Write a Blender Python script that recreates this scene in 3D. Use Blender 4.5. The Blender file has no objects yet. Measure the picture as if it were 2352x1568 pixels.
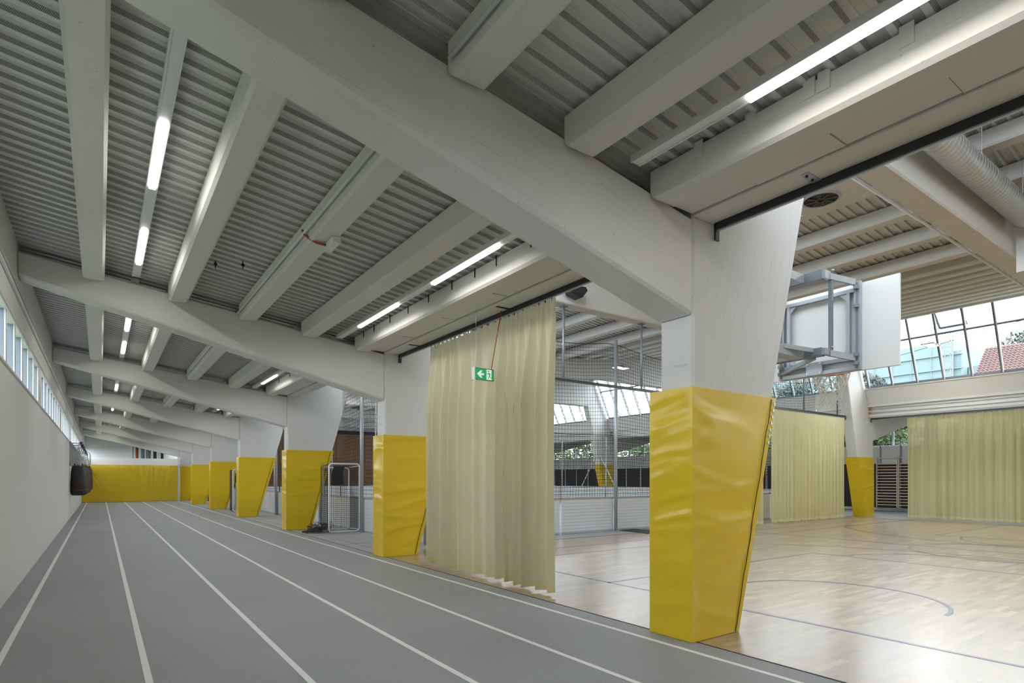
import bpy, bmesh, math, random
from mathutils import Vector, Matrix, noise
R = random.Random(7)
S = bpy.context.scene
COL = S.collection
# ------------------------------------------------------------------ camera, world, exposure
H = 1.55
TH = math.atan((1176 - 230.3) / 1328.0)
cd = bpy.data.cameras.new('camera')
cam = bpy.data.objects.new('camera', cd); COL.objects.link(cam)
cam.location = (0, 0, H); cam.rotation_euler = (math.pi / 2, 0, -TH)
cd.sensor_width = 36.0; cd.lens = 1328.0 / 2352 * 36.0
cd.shift_y = (1099 - 784) / 2352.0; cd.clip_start = 0.05; cd.clip_end = 500
S.camera = cam
S.view_settings.view_transform = 'Standard'; S.view_settings.look = 'None'
S.view_settings.exposure = 0.16; S.view_settings.gamma = 1.0
S.view_settings.use_curve_mapping = False
W = bpy.data.worlds.new('world'); S.world = W; W.use_nodes = True
wn = W.node_tree.nodes; wl = W.node_tree.links
bg = wn['Background']
tc = wn.new('ShaderNodeTexCoord'); nz = wn.new('ShaderNodeTexNoise'); cr = wn.new('ShaderNodeValToRGB')
nz.inputs['Scale'].default_value = 2.2; nz.inputs['Detail'].default_value = 5
cr.color_ramp.elements[0].position = 0.3; cr.color_ramp.elements[1].position = 0.75
cr.color_ramp.elements[0].color = (0.80, 0.88, 1.0, 1); cr.color_ramp.elements[1].color = (0.95, 0.98, 1.0, 1)
wl.new(tc.outputs['Generated'], nz.inputs['Vector']); wl.new(nz.outputs['Fac'], cr.inputs['Fac']); wl.new(cr.outputs['Color'], bg.inputs['Color'])
bg.inputs['Strength'].default_value = 8.0
S.cycles.max_bounces = 7; S.cycles.diffuse_bounces = 4; S.cycles.glossy_bounces = 3; S.cycles.transmission_bounces = 4
S.cycles.caustics_reflective = False; S.cycles.caustics_refractive = False
LAMP_W = 12.0      # each strip lamp
FLOOD_W = 70.0    # each hall floodlight

# ------------------------------------------------------------------ materials
MAT = {}
def node_mat(name, col, rough=0.6, metal=0.0, var=0.0, vscale=3.0, bump=0.0, bscale=40.0, spec=0.5, stretch=(1, 1, 1), emit=None, emit_s=0.0, coat=0.0, detail=4.0, speck=0.0):
    m = bpy.data.materials.new(name); m.use_nodes = True
    nt = m.node_tree; N = nt.nodes; L = nt.links; b = N['Principled BSDF']
    b.inputs['Roughness'].default_value = rough; b.inputs['Metallic'].default_value = metal
    b.inputs['Specular IOR Level'].default_value = spec; b.inputs['Coat Weight'].default_value = coat
    if coat: b.inputs['Coat Roughness'].default_value = 0.12
    t = N.new('ShaderNodeTexCoord'); mp = N.new('ShaderNodeMapping'); mp.inputs['Scale'].default_value = stretch
    L.new(t.outputs['Object'], mp.inputs['Vector'])
    n1 = N.new('ShaderNodeTexNoise'); n1.inputs['Scale'].default_value = vscale; n1.inputs['Detail'].default_value = detail
    L.new(mp.outputs['Vector'], n1.inputs['Vector'])
    mix = N.new('ShaderNodeMix'); mix.data_type = 'RGBA'
    c = Vector(col)
    mix.inputs[6].default_value = (*(c * (1 - var)), 1); mix.inputs[7].default_value = (*[min(1, v * (1 + var)) for v in c], 1)
    L.new(n1.outputs['Fac'], mix.inputs[0])
    out = mix.outputs[2]
    if speck:
        v = N.new('ShaderNodeTexNoise'); v.inputs['Scale'].default_value = 130; v.inputs['Detail'].default_value = 2
        L.new(t.outputs['Object'], v.inputs['Vector'])
        r = N.new('ShaderNodeMapRange'); r.inputs[1].default_value = 0.35; r.inputs[2].default_value = 0.68
        r.inputs[3].default_value = 1 - speck; r.inputs[4].default_value = 1 + speck
        L.new(v.outputs['Fac'], r.inputs[0])
        mm = N.new('ShaderNodeVectorMath'); mm.operation = 'SCALE'
        L.new(out, mm.inputs[0]); L.new(r.outputs[0], mm.inputs['Scale']); out = mm.outputs[0]
    L.new(out, b.inputs['Base Color'])
    if bump:
        n2 = N.new('ShaderNodeTexNoise'); n2.inputs['Scale'].default_value = bscale; n2.inputs['Detail'].default_value = 3
        L.new(mp.outputs['Vector'], n2.inputs['Vector'])
        bp = N.new('ShaderNodeBump'); bp.inputs['Strength'].default_value = bump; bp.inputs['Distance'].default_value = 0.01
        L.new(n2.outputs['Fac'], bp.inputs['Height']); L.new(bp.outputs['Normal'], b.inputs['Normal'])
    if emit:
        b.inputs['Emission Color'].default_value = (*emit, 1); b.inputs['Emission Strength'].default_value = emit_s
    MAT[name] = m
    return m
def concrete(name, col, along):
    """painted board-marked concrete: faint formwork board joints running along one object axis, pores"""
    m = node_mat(name, col, rough=0.75, var=0.045, vscale=1.3, spec=0.25)
    nt = m.node_tree; N = nt.nodes; L = nt.links; b = N['Principled BSDF']
    t = [n for n in N if n.type == 'TEX_COORD'][0]
    sep = N.new('ShaderNodeSeparateXYZ'); L.new(t.outputs['Object'], sep.inputs[0])
    # height coordinate measured across the boards
    ma = N.new('ShaderNodeVectorMath'); ma.operation = 'DOT_PRODUCT'; ma.inputs[1].default_value = along
    L.new(t.outputs['Object'], ma.inputs[0])
    sc_ = N.new('ShaderNodeMath'); sc_.operation = 'MULTIPLY'; sc_.inputs[1].default_value = 1 / 0.16
    L.new(ma.outputs['Value'], sc_.inputs[0])
    fr = N.new('ShaderNodeMath'); fr.operation = 'FRACT'; L.new(sc_.outputs[0], fr.inputs[0])
    ln = N.new('ShaderNodeMath'); ln.operation = 'LESS_THAN'; ln.inputs[1].default_value = 0.035; L.new(fr.outputs[0], ln.inputs[0])
    nn = N.new('ShaderNodeTexNoise'); nn.inputs['Scale'].default_value = 1.7; L.new(t.outputs['Object'], nn.inputs['Vector'])
    gt = N.new('ShaderNodeMapRange'); gt.inputs[1].default_value = 0.42; gt.inputs[2].default_value = 0.56; L.new(nn.outputs['Fac'], gt.inputs[0])
    j = N.new('ShaderNodeMath'); j.operation = 'MULTIPLY'; L.new(ln.outputs[0], j.inputs[0]); L.new(gt.outputs[0], j.inputs[1])
    vo = N.new('ShaderNodeTexVoronoi'); vo.inputs['Scale'].default_value = 7.0; L.new(t.outputs['Object'], vo.inputs['Vector'])
    ps = N.new('ShaderNodeMath'); ps.operation = 'LESS_THAN'; ps.inputs[1].default_value = 0.07; L.new(vo.outputs['Distance'], ps.inputs[0])
    mx = N.new('ShaderNodeMath'); mx.operation = 'MAXIMUM'; L.new(j.outputs[0], mx.inputs[0]); L.new(ps.outputs[0], mx.inputs[1])
    mix = N.new('ShaderNodeMix'); mix.data_type = 'RGBA'
    src = b.inputs['Base Color'].links[0].from_socket
    L.new(src, mix.inputs[6]); mix.inputs[7].default_value = (*(Vector(col) * 0.72), 1)
    sm = N.new('ShaderNodeMath'); sm.operation = 'MULTIPLY'; sm.inputs[1].default_value = 0.6; L.new(mx.outputs[0], sm.inputs[0])
    L.new(sm.outputs[0], mix.inputs[0]); L.new(mix.outputs[2], b.inputs['Base Color'])
    bn = N.new('ShaderNodeTexNoise'); bn.inputs['Scale'].default_value = 18; bn.inputs['Detail'].default_value = 6; L.new(t.outputs['Object'], bn.inputs['Vector'])
    ad = N.new('ShaderNodeMath'); ad.operation = 'SUBTRACT'; L.new(bn.outputs['Fac'], ad.inputs[0]); L.new(mx.outputs[0], ad.inputs[1])
    bp = N.new('ShaderNodeBump'); bp.inputs['Strength'].default_value = 0.35; bp.inputs['Distance'].default_value = 0.006
    L.new(ad.outputs[0], bp.inputs['Height']); L.new(bp.outputs['Normal'], b.inputs['Normal'])
    return m
CC = (0.70, 0.70, 0.675)
concrete('concrete', CC, (0.225, 0, 0.974))
concrete('concrete_column', CC, (0.96, 0.0, -0.27))
concrete('concrete_beam', CC, (0.3, 0, 0.95))
node_mat('plaster', (0.72, 0.725, 0.71), rough=0.8, var=0.02, vscale=0.6, bump=0.05, bscale=60)
node_mat('deck', (0.68, 0.69, 0.665), rough=0.42, var=0.05, vscale=1.1, metal=0.15)
node_mat('track', (0.31, 0.33, 0.345), rough=0.55, var=0.13, vscale=0.8, detail=8, bump=0.25, bscale=220, speck=0.22, spec=0.35)
node_mat('line_white', (0.78, 0.79, 0.78), rough=0.55, var=0.05, vscale=6)
node_mat('screed', (0.36, 0.37, 0.36), rough=0.6, var=0.10, vscale=1.2)
node_mat('joint', (0.04, 0.04, 0.045), rough=0.8)
node_mat('court_blue', (0.09, 0.125, 0.23), rough=0.3, spec=0.5)
node_mat('court_grey', (0.12, 0.13, 0.155), rough=0.3, spec=0.5)
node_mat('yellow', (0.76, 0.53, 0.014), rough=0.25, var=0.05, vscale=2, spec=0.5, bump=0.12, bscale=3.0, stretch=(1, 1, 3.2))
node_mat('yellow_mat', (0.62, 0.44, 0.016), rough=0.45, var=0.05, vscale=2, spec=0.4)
node_mat('black', (0.015, 0.015, 0.018), rough=0.45)
node_mat('black_alu', (0.012, 0.013, 0.016), rough=0.3, spec=0.6)
node_mat('alu', (0.80, 0.82, 0.84), rough=0.4, metal=0.25)
node_mat('galv', (0.46, 0.50, 0.54), rough=0.42, metal=0.45, var=0.08, vscale=12)
node_mat('galv_dark', (0.22, 0.26, 0.29), rough=0.45, metal=0.3, var=0.08, vscale=12)
node_mat('white_enamel', (0.78, 0.79, 0.78), rough=0.4, var=0.01)
node_mat('board_white', (0.66, 0.69, 0.71), rough=0.38, var=0.03, vscale=2)
node_mat('handrail', (0.42, 0.36, 0.31), rough=0.5, var=0.1)
node_mat('netting', (0.035, 0.037, 0.045), rough=0.8)
node_mat('cotton', (0.80, 0.78, 0.70), rough=0.9)
node_mat('frame_grey', (0.16, 0.20, 0.24), rough=0.4, var=0.04)
node_mat('frame_light', (0.74, 0.77, 0.78), rough=0.45)
node_mat('wood_bar', (0.82, 0.66, 0.50), rough=0.5, var=0.15, vscale=5, stretch=(1, 0.2, 1))
node_mat('wood_wall', (0.19, 0.095, 0.042), rough=0.6, var=0.3, vscale=3, stretch=(1, 1, 0.2))
node_mat('charcoal', (0.028, 0.026, 0.030), rough=0.7, var=0.1)
node_mat('red', (0.42, 0.06, 0.03), rough=0.5)
node_mat('orange', (0.55, 0.16, 0.03), rough=0.5)
node_mat('leather_black', (0.022, 0.018, 0.018), rough=0.45, var=0.2, bump=0.2, bscale=30)
node_mat('leather_brown', (0.085, 0.035, 0.020), rough=0.5, var=0.2, bump=0.2, bscale=30)
node_mat('leather_green', (0.012, 0.030, 0.026), rough=0.5, var=0.2)
node_mat('lamp', (1, 1, 1), emit=(1.0, 0.96, 0.90), emit_s=5.0)
node_mat('sign_green', (0.02, 0.32, 0.12), rough=0.35, emit=(0.02, 0.42, 0.15), emit_s=0.35)
node_mat('sign_white', (0.85, 0.9, 0.87), rough=0.35, emit=(0.8, 1, 0.9), emit_s=0.35)
node_mat('sign_dark', (0.01, 0.10, 0.05), rough=0.4)
node_mat('rooftile', (0.105, 0.062, 0.055), rough=0.8, var=0.3, vscale=2.5, detail=8)
node_mat('wall_house', (0.17, 0.165, 0.15), rough=0.8)
node_mat('scaffold_net', (0.13, 0.185, 0.195), rough=0.8, var=0.15, vscale=0.5)
node_mat('concrete_pale', (0.15, 0.195, 0.205), rough=0.8, var=0.1)
node_mat('leaf', (0.07, 0.105, 0.035), rough=0.7, var=0.5, vscale=2.0)
node_mat('leaf_dark', (0.04, 0.058, 0.045), rough=0.7, var=0.4, vscale=2.0)
node_mat('bark', (0.10, 0.07, 0.05), rough=0.9, var=0.2)
node_mat('ground', (0.12, 0.14, 0.08), rough=0.9, var=0.3)
node_mat('roofing', (0.20, 0.20, 0.20), rough=0.9)
# duct: galvanised spiral
node_mat('duct', (0.50, 0.51, 0.51), rough=0.38, metal=0.55, var=0.05, vscale=5)
# glass
g = bpy.data.materials.new('glass'); g.use_nodes = True; gn = g.node_tree.nodes; gl = g.node_tree.links
for n in list(gn):
    if n.type != 'OUTPUT_MATERIAL': gn.remove(n)
mo = [n for n in gn if n.type == 'OUTPUT_MATERIAL'][0]
ts = gn.new('ShaderNodeBsdfTransparent'); ts.inputs[0].default_value = (0.93, 0.96, 0.96, 1)
gs = gn.new('ShaderNodeBsdfGlossy'); gs.inputs['Roughness'].default_value = 0.03; gs.inputs[0].default_value = (0.9, 0.95, 1, 1)
fz = gn.new('ShaderNodeFresnel'); fz.inputs[0].default_value = 1.12
mxs = gn.new('ShaderNodeMixShader'); gl.new(fz.outputs[0], mxs.inputs[0]); gl.new(ts.outputs[0], mxs.inputs[1]); gl.new(gs.outputs[0], mxs.inputs[2]); gl.new(mxs.outputs[0], mo.inputs[0])
MAT['glass'] = g
# curtain fabric: diffuse + translucent, sheer in part
def fabric(name, col, trans, sheer):
    m = bpy.data.materials.new(name); m.use_nodes = True; N = m.node_tree.nodes; L = m.node_tree.links
    for n in list(N):
        if n.type != 'OUTPUT_MATERIAL': N.remove(n)
    o = [n for n in N if n.type == 'OUTPUT_MATERIAL'][0]
    t = N.new('ShaderNodeTexCoord'); nn = N.new('ShaderNodeTexNoise'); nn.inputs['Scale'].default_value = 2.0
    L.new(t.outputs['Object'], nn.inputs['Vector'])
    mix = N.new('ShaderNodeMix'); mix.data_type = 'RGBA'; mix.inputs[6].default_value = (*[c * .94 for c in col], 1); mix.inputs[7].default_value = (*[min(1, c * 1.05) for c in col], 1)
    L.new(nn.outputs['Fac'], mix.inputs[0])
    d = N.new('ShaderNodeBsdfDiffuse'); tr = N.new('ShaderNodeBsdfTranslucent'); L.new(mix.outputs[2], d.inputs[0]); L.new(mix.outputs[2], tr.inputs[0])
    a = N.new('ShaderNodeMixShader'); a.inputs[0].default_value = trans; L.new(d.outputs[0], a.inputs[1]); L.new(tr.outputs[0], a.inputs[2])
    tp = N.new('ShaderNodeBsdfTransparent'); tp.inputs[0].default_value = (1, 0.97, 0.8, 1)
    b2 = N.new('ShaderNodeMixShader'); b2.inputs[0].default_value = sheer; L.new(a.outputs[0], b2.inputs[1]); L.new(tp.outputs[0], b2.inputs[2])
    L.new(b2.outputs[0], o.inputs[0]); MAT[name] = m
fabric('curtain', (0.75, 0.715, 0.52), 0.24, 0.0)
fabric('curtain_hem', (0.74, 0.72, 0.44), 0.22, 0.0)
fabric('curtain_sheer', (0.78, 0.74, 0.44), 0.5, 0.14)
# perforated web of the roof deck (UV: metres along, metres across)
m = node_mat('deck_web', (0.44, 0.45, 0.42), rough=0.5)
N = m.node_tree.nodes; L = m.node_tree.links; b = N['Principled BSDF']
uv = N.new('ShaderNodeUVMap'); uv.uv_map = 'UVMap'
sep = N.new('ShaderNodeSeparateXYZ'); L.new(uv.outputs[0], sep.inputs[0])
def mth(op, a, bb):
    n = N.new('ShaderNodeMath'); n.operation = op
    for i, v in enumerate((a, bb)):
        if v is None: continue
        if isinstance(v, (int, float)): n.inputs[i].default_value = v
        else: L.new(v, n.inputs[i])
    return n.outputs[0]
v_ = mth('MULTIPLY', sep.outputs[1], 1 / 0.0088)
row = mth('FLOOR', v_, None)
u_ = mth('ADD', mth('MULTIPLY', sep.outputs[0], 1 / 0.0102), mth('MULTIPLY', row, 0.5))
du = mth('SUBTRACT', mth('FRACT', u_, None), 0.5); dv = mth('SUBTRACT', mth('FRACT', v_, None), 0.5)
dd = mth('SQRT', mth('ADD', mth('MULTIPLY', du, du), mth('MULTIPLY', dv, dv)), None)
hole = mth('LESS_THAN', dd, 0.31)
mix = N.new('ShaderNodeMix'); mix.data_type = 'RGBA'; mix.inputs[6].default_value = (0.60, 0.61, 0.58, 1); mix.inputs[7].default_value = (0.015, 0.015, 0.013, 1)
L.new(hole, mix.inputs[0]); L.new(mix.outputs[2], b.inputs['Base Color'])
# parquet: strips along X, each block its own tone
m = bpy.data.materials.new('parquet'); m.use_nodes = True; MAT['parquet'] = m
N = m.node_tree.nodes; L = m.node_tree.links; b = N['Principled BSDF']
t = N.new('ShaderNodeTexCoord'); sep = N.new('ShaderNodeSeparateXYZ'); L.new(t.outputs['Object'], sep.inputs[0])
rw = mth('FLOOR', mth('MULTIPLY', sep.outputs[1], 1 / 0.071), None)
wn1 = N.new('ShaderNodeTexWhiteNoise'); wn1.noise_dimensions = '1D'; L.new(rw, wn1.inputs['W'])
cx_ = mth('ADD', mth('MULTIPLY', sep.outputs[0], 1 / 0.47), mth('MULTIPLY', wn1.outputs['Value'], 7.3))
cl = mth('FLOOR', cx_, None)
cb = N.new('ShaderNodeCombineXYZ'); L.new(rw, cb.inputs[0]); L.new(cl, cb.inputs[1])
wn2 = N.new('ShaderNodeTexWhiteNoise'); wn2.noise_dimensions = '3D'; L.new(cb.outputs[0], wn2.inputs['Vector'])
rp = N.new('ShaderNodeValToRGB'); L.new(wn2.outputs['Value'], rp.inputs['Fac'])
e = rp.color_ramp.elements; e[0].position = 0; e[0].color = (0.26, 0.180, 0.100, 1); e[1].position = 1; e[1].color = (0.49, 0.375, 0.245, 1)
x_ = e.new(0.25); x_.color = (0.335, 0.24, 0.142, 1); x_ = e.new(0.75); x_.color = (0.385, 0.285, 0.175, 1)
gr = N.new('ShaderNodeTexNoise'); gr.inputs['Scale'].default_value = 6; gr.inputs['Detail'].default_value = 6
mp = N.new('ShaderNodeMapping'); mp.inputs['Scale'].default_value = (1, 14, 1); L.new(t.outputs['Object'], mp.inputs[0]); L.new(mp.outputs[0], gr.inputs['Vector'])
mr = N.new('ShaderNodeMapRange'); mr.inputs[3].default_value = 0.88; mr.inputs[4].default_value = 1.1; L.new(gr.outputs['Fac'], mr.inputs[0])
vs = N.new('ShaderNodeVectorMath'); vs.operation = 'SCALE'; L.new(rp.outputs['Color'], vs.inputs[0]); L.new(mr.outputs[0], vs.inputs['Scale'])
L.new(vs.outputs[0], b.inputs['Base Color'])
rr = mth('ADD', mth('MULTIPLY', wn2.outputs['Value'], 0.06), 0.30); L.new(rr, b.inputs['Roughness'])
b.inputs['Specular IOR Level'].default_value = 0.55; b.inputs['Coat Weight'].default_value = 0.5; b.inputs['Coat Roughness'].default_value = 0.24

# ------------------------------------------------------------------ mesh helpers
class MB:
    def __init__(s): s.v = []; s.f = []
    def quad(s, a, b, c, d):
        i = len(s.v); s.v += [a, b, c, d]; s.f.append((i, i + 1, i + 2, i + 3)); return s
    def box(s, x0, x1, y0, y1, z0, z1):
        i = len(s.v)
        s.v += [(x, y, z) for z in (z0, z1) for y in (y0, y1) for x in (x0, x1)]
        for f in ((0, 2, 3, 1), (4, 5, 7, 6), (0, 1, 5, 4), (2, 6, 7, 3), (0, 4, 6, 2), (1, 3, 7, 5)): s.f.append(tuple(i + k for k in f))
        return s
    def bar(s, p, q, w, h=None, up=(0, 0, 1)):
        """rectangular bar between two points, w across, h in the up-ish direction"""
        h = w if h is None else h
        p = Vector(p); q = Vector(q); d = (q - p).normalized(); u = Vector(up)
        if abs(d.dot(u)) > 0.98: u = Vector((0, 1, 0))
        a = d.cross(u).normalized() * (w / 2); c = a.cross(d).normalized() * (h / 2)
        i = len(s.v)
        for e_ in (p, q):
            for sx, sz in ((-1, -1), (1, -1), (1, 1), (-1, 1)): s.v.append(tuple(e_ + a * sx + c * sz))
        for f in ((0, 1, 2, 3), (7, 6, 5, 4), (0, 4, 5, 1), (1, 5, 6, 2), (2, 6, 7, 3), (3, 7, 4, 0)): s.f.append(tuple(i + k for k in f))
        return s
    def tube(s, pts, r, n=8, caps=True):
        pts = [Vector(p) for p in pts]; base = len(s.v); prev = None
        for k, p in enumerate(pts):
            d = (pts[min(k + 1, len(pts) - 1)] - pts[max(k - 1, 0)]).normalized()
            if prev is None:
                a = d.orthogonal().normalized()
            else:
                a = (prev - d * prev.dot(d)).normalized()
            prev = a; c = d.cross(a); rr = r[k] if isinstance(r, (list, tuple)) else r
            for j in range(n):
                t = 2 * math.pi * j / n
                s.v.append(tuple(p + a * (math.cos(t) * rr) + c * (math.sin(t) * rr)))
        for k in range(len(pts) - 1):
            for j in range(n):
                a0 = base + k * n + j; a1 = base + k * n + (j + 1) % n
                s.f.append((a0, a1, a1 + n, a0 + n))
        if caps:
            s.f.append(tuple(base + j for j in range(n))[::-1]); e0 = base + (len(pts) - 1) * n; s.f.append(tuple(e0 + j for j in range(n)))
        return s
    def prism(s, pts, axis, t0, t1):
        """pts = 2D outline; axis 'y': pts are (x,z); axis 'x': pts are (y,z); axis 'z': pts are (x,y)"""
        n = len(pts); i = len(s.v)
        for t in (t0, t1):
            for a, b_ in pts:
                s.v.append({'y': (a, t, b_), 'x': (t, a, b_), 'z': (a, b_, t)}[axis])
        for k in range(n):
            s.f.append((i + k, i + (k + 1) % n, i + n + (k + 1) % n, i + n + k))
        s.f.append(tuple(range(i + n - 1, i - 1, -1))); s.f.append(tuple(range(i + n, i + 2 * n)))
        return s
    def lathe(s, prof, c, n=16):
        base = len(s.v)
        for r, z in prof:
            for j in range(n):
                t = 2 * math.pi * j / n; s.v.append((c[0] + math.cos(t) * r, c[1] + math.sin(t) * r, c[2] + z))
        for k in range(len(prof) - 1):
            for j in range(n):
                a0 = base + k * n + j; a1 = base + k * n + (j + 1) % n; s.f.append((a0, a1, a1 + n, a0 + n))
        return s
    def mesh(s, name):
        me = bpy.data.meshes.new(name); me.from_pydata(s.v, [], s.f)
        bm = bmesh.new(); bm.from_mesh(me); bmesh.ops.recalc_face_normals(bm, faces=bm.faces); bm.to_mesh(me); bm.free()
        return me
    def build(s, name, mat, parent=None, smooth=False, bevel=0, recalc=True, loc=None, kind=None, label=None, cat=None, group=None):
        me = s.mesh(name) if recalc else None
        if me is None:
            me = bpy.data.meshes.new(name); me.from_pydata(s.v, [], s.f); me.update()
        me.materials.append(MAT[mat])
        if smooth:
            for p in me.polygons: p.use_smooth = True
        o = bpy.data.objects.new(name, me); COL.objects.link(o)
        if parent is not None: o.parent = parent; o.matrix_parent_inverse = Matrix.Translation(-Vector(parent.location)) if parent.type == 'EMPTY' and parent.rotation_euler.z == 0 else o.matrix_parent_inverse
        if bevel:
            bv = o.modifiers.new('bevel', 'BEVEL'); bv.width = bevel; bv.segments = 1 if bevel > .02 else 2; bv.limit_method = 'ANGLE'; bv.angle_limit = math.radians(40)
        if smooth is None: pass
        tag(o, label, cat, group, kind)
        return o
def tag(o, label=None, cat=None, group=None, kind=None):
    if label: o['label'] = label
    if cat: o['category'] = cat
    if group: o['group'] = group
    if kind: o['kind'] = kind
    return o
def thing(name, label, cat, loc=(0, 0, 0), group=None, kind=None):
    o = bpy.data.objects.new(name, None); COL.objects.link(o); o.location = loc; o.empty_display_size = 0.1
    return tag(o, label, cat, group, kind)
def share(src, name, loc, parent=None, label=None):
    """another object with the same mesh data, moved by loc"""
    c = src.copy(); c.name = name; COL.objects.link(c); c.location = Vector(src.location) + Vector(loc)
    if parent is not None: c.parent = parent; c.matrix_parent_inverse = Matrix.Translation(-Vector(parent.location))
    for k in ('label', 'category', 'group'):
        if k in c: del c[k]
    if label: c['label'] = label
    return c
ORD = ['first', 'second', 'third', 'fourth', 'fifth', 'sixth', 'seventh', 'eighth', 'ninth', 'tenth', 'eleventh', 'twelfth']
YF = [3.47 + 7.3 * n for n in range(-2, 7)]       # front faces of the frames
TF = 0.40                                          # their thickness
Y0, Y1 = YF[0] - 0.4, 54.5
XC = 15.257                                        # centre line of the hall
def mir(x): return 2 * XC - x
def zp(x): return 4.53 - 0.128 * (x + 0.1)         # underside of aisle purlins
def zh(x): return 6.40 + 0.12 * abs(x - XC)        # underside of hall purlins

# ------------------------------------------------------------------ floor, walls
MB().box(-1.3, 4.60, Y0, Y1, -0.2, 0.0).build('floor', 'track', kind='structure')
fl = bpy.data.objects['floor']
for k in range(6):
    x = -0.70 + 1.005 * k
    MB().box(x - 0.025, x + 0.025, Y0 + .1, 46.5, -0.01, 0.003).build('lane_line', 'line_white', fl)
MB().box(4.60, 4.615, Y0, 46.5, -0.2, 0.004).build('floor_joint', 'joint', fl)
MB().box(4.615, 26.4, Y0, 11.35, -0.2, 0.0).build('court_floor', 'parquet', fl)
MB().box(26.4, 31.9, Y0, Y1, -0.2, -0.002).build('aisle_floor', 'screed', fl)
MB().box(4.615, 26.4, 11.35, Y1, -0.2, -0.002).build('hall_floor', 'screed', fl)
MB().box(5.9, 26.4, 11.345, 11.36, -0.01, 0.004).build('floor_joint', 'joint', fl)
for yy in (13.4, 15.9, 20.2, 23.6, 28.0):
    MB().box(4.62, 6.1, yy, yy + .012, -0.01, 0.0).build('floor_joint', 'joint', fl)
MB().box(4.95, 4.958, 11.4, 46, -0.01, 0.0).build('floor_joint', 'joint', fl)
MB().box(25.0, 26.4, Y0, 11.0, 0.0, 0.004).build('court_border', 'screed', fl)
# court markings
def arc(cx, cy, r, a0, a1, w, name, mat='court_blue', n=48):
    m_ = MB()
    for k in range(n):
        t0 = math.radians(a0 + (a1 - a0) * k / n); t1 = math.radians(a0 + (a1 - a0) * (k + 1) / n)
        P = lambda t, rr: (cx + math.cos(t) * rr, cy + math.sin(t) * rr, 0.0022)
        m_.quad(P(t0, r - w), P(t0, r), P(t1, r), P(t1, r - w))
    m_.build(name, mat, fl)
def ln(x0, x1, y0, y1, name='court_line', mat='court_blue'):
    MB().box(min(x0, x1), max(x0, x1), min(y0, y1), max(y0, y1), -0.01, 0.002).build(name, mat, fl)
CY = 3.74; w = 0.05
ln(6.17, 6.22, -2.6, 10.17); ln(24.40, 24.45, -2.6, 10.17); ln(6.17, 24.45, 9.94, 9.99); ln(6.17, 24.45, 9.0, 9.04, mat='court_grey')
ln(6.17, 12.15, CY + 2.43, CY + 2.48); ln(6.17, 12.15, CY - 2.48, CY - 2.43); ln(12.10, 12.15, CY - 2.48, CY + 2.48)
ln(18.75, 24.45, CY + 2.43, CY + 2.48); ln(18.75, 24.45, CY - 2.48, CY - 2.43); ln(18.75, 18.8, CY - 2.48, CY + 2.48)
ln(15.40, 15.45, -2.6, 10.0)
arc(12.12, CY, 1.85, -90, 90, w, 'free_throw_arc'); arc(18.77, CY, 1.85, 90, 270, w, 'free_throw_arc')
arc(7.775, CY, 1.28, -88, 88, w, 'no_charge_arc')
for k in range(1, 4):
    for sy in (1, -1): ln(6.2 + 1.0 + k * 0.85, 6.2 + 1.0 + k * 0.85 + .05, CY + sy * 2.48, CY + sy * 2.60, 'lane_mark')
arc(7.775, CY, 6.5, -54, 54, w, 'three_point_arc', 'court_grey'); arc(22.9, CY, 6.2, 120, 240, w, 'three_point_arc', 'court_grey')
ln(18.9, 24.4, 9.06, 9.10, mat='court_grey')
arc(15.42, CY, 1.8, 0, 360, w, 'centre_circle', 'court_grey', 64)
# left wall below windows, pier strip, lintel, upper beam
XL = -0.97
wl_ = MB().box(XL - .15, XL, Y0, Y1, 0, 2.995).build('wall_left', 'plaster', kind='structure')
MB().box(XL - .14, XL - .0, Y0, Y1, 3.80, 4.12).build('lintel', 'concrete', wl_)
MB().box(XL - .34, XL - .10, Y0, Y1, 4.12, 4.28).build('lintel_recess', 'concrete', wl_)
MB().box(XL - .34, XL + .01, Y0, Y1, 4.28, 5.05).build('edge_beam', 'concrete_beam', wl_)
MB().box(XL - .05, XL + .035, Y0, Y1, 4.13, 4.165).build('cable_tray', 'frame_light', wl_)
MB().box(XL - .16, XL + .02, Y0, Y1, 2.975, 3.0).build('window_sill', 'white_enamel', wl_)
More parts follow.
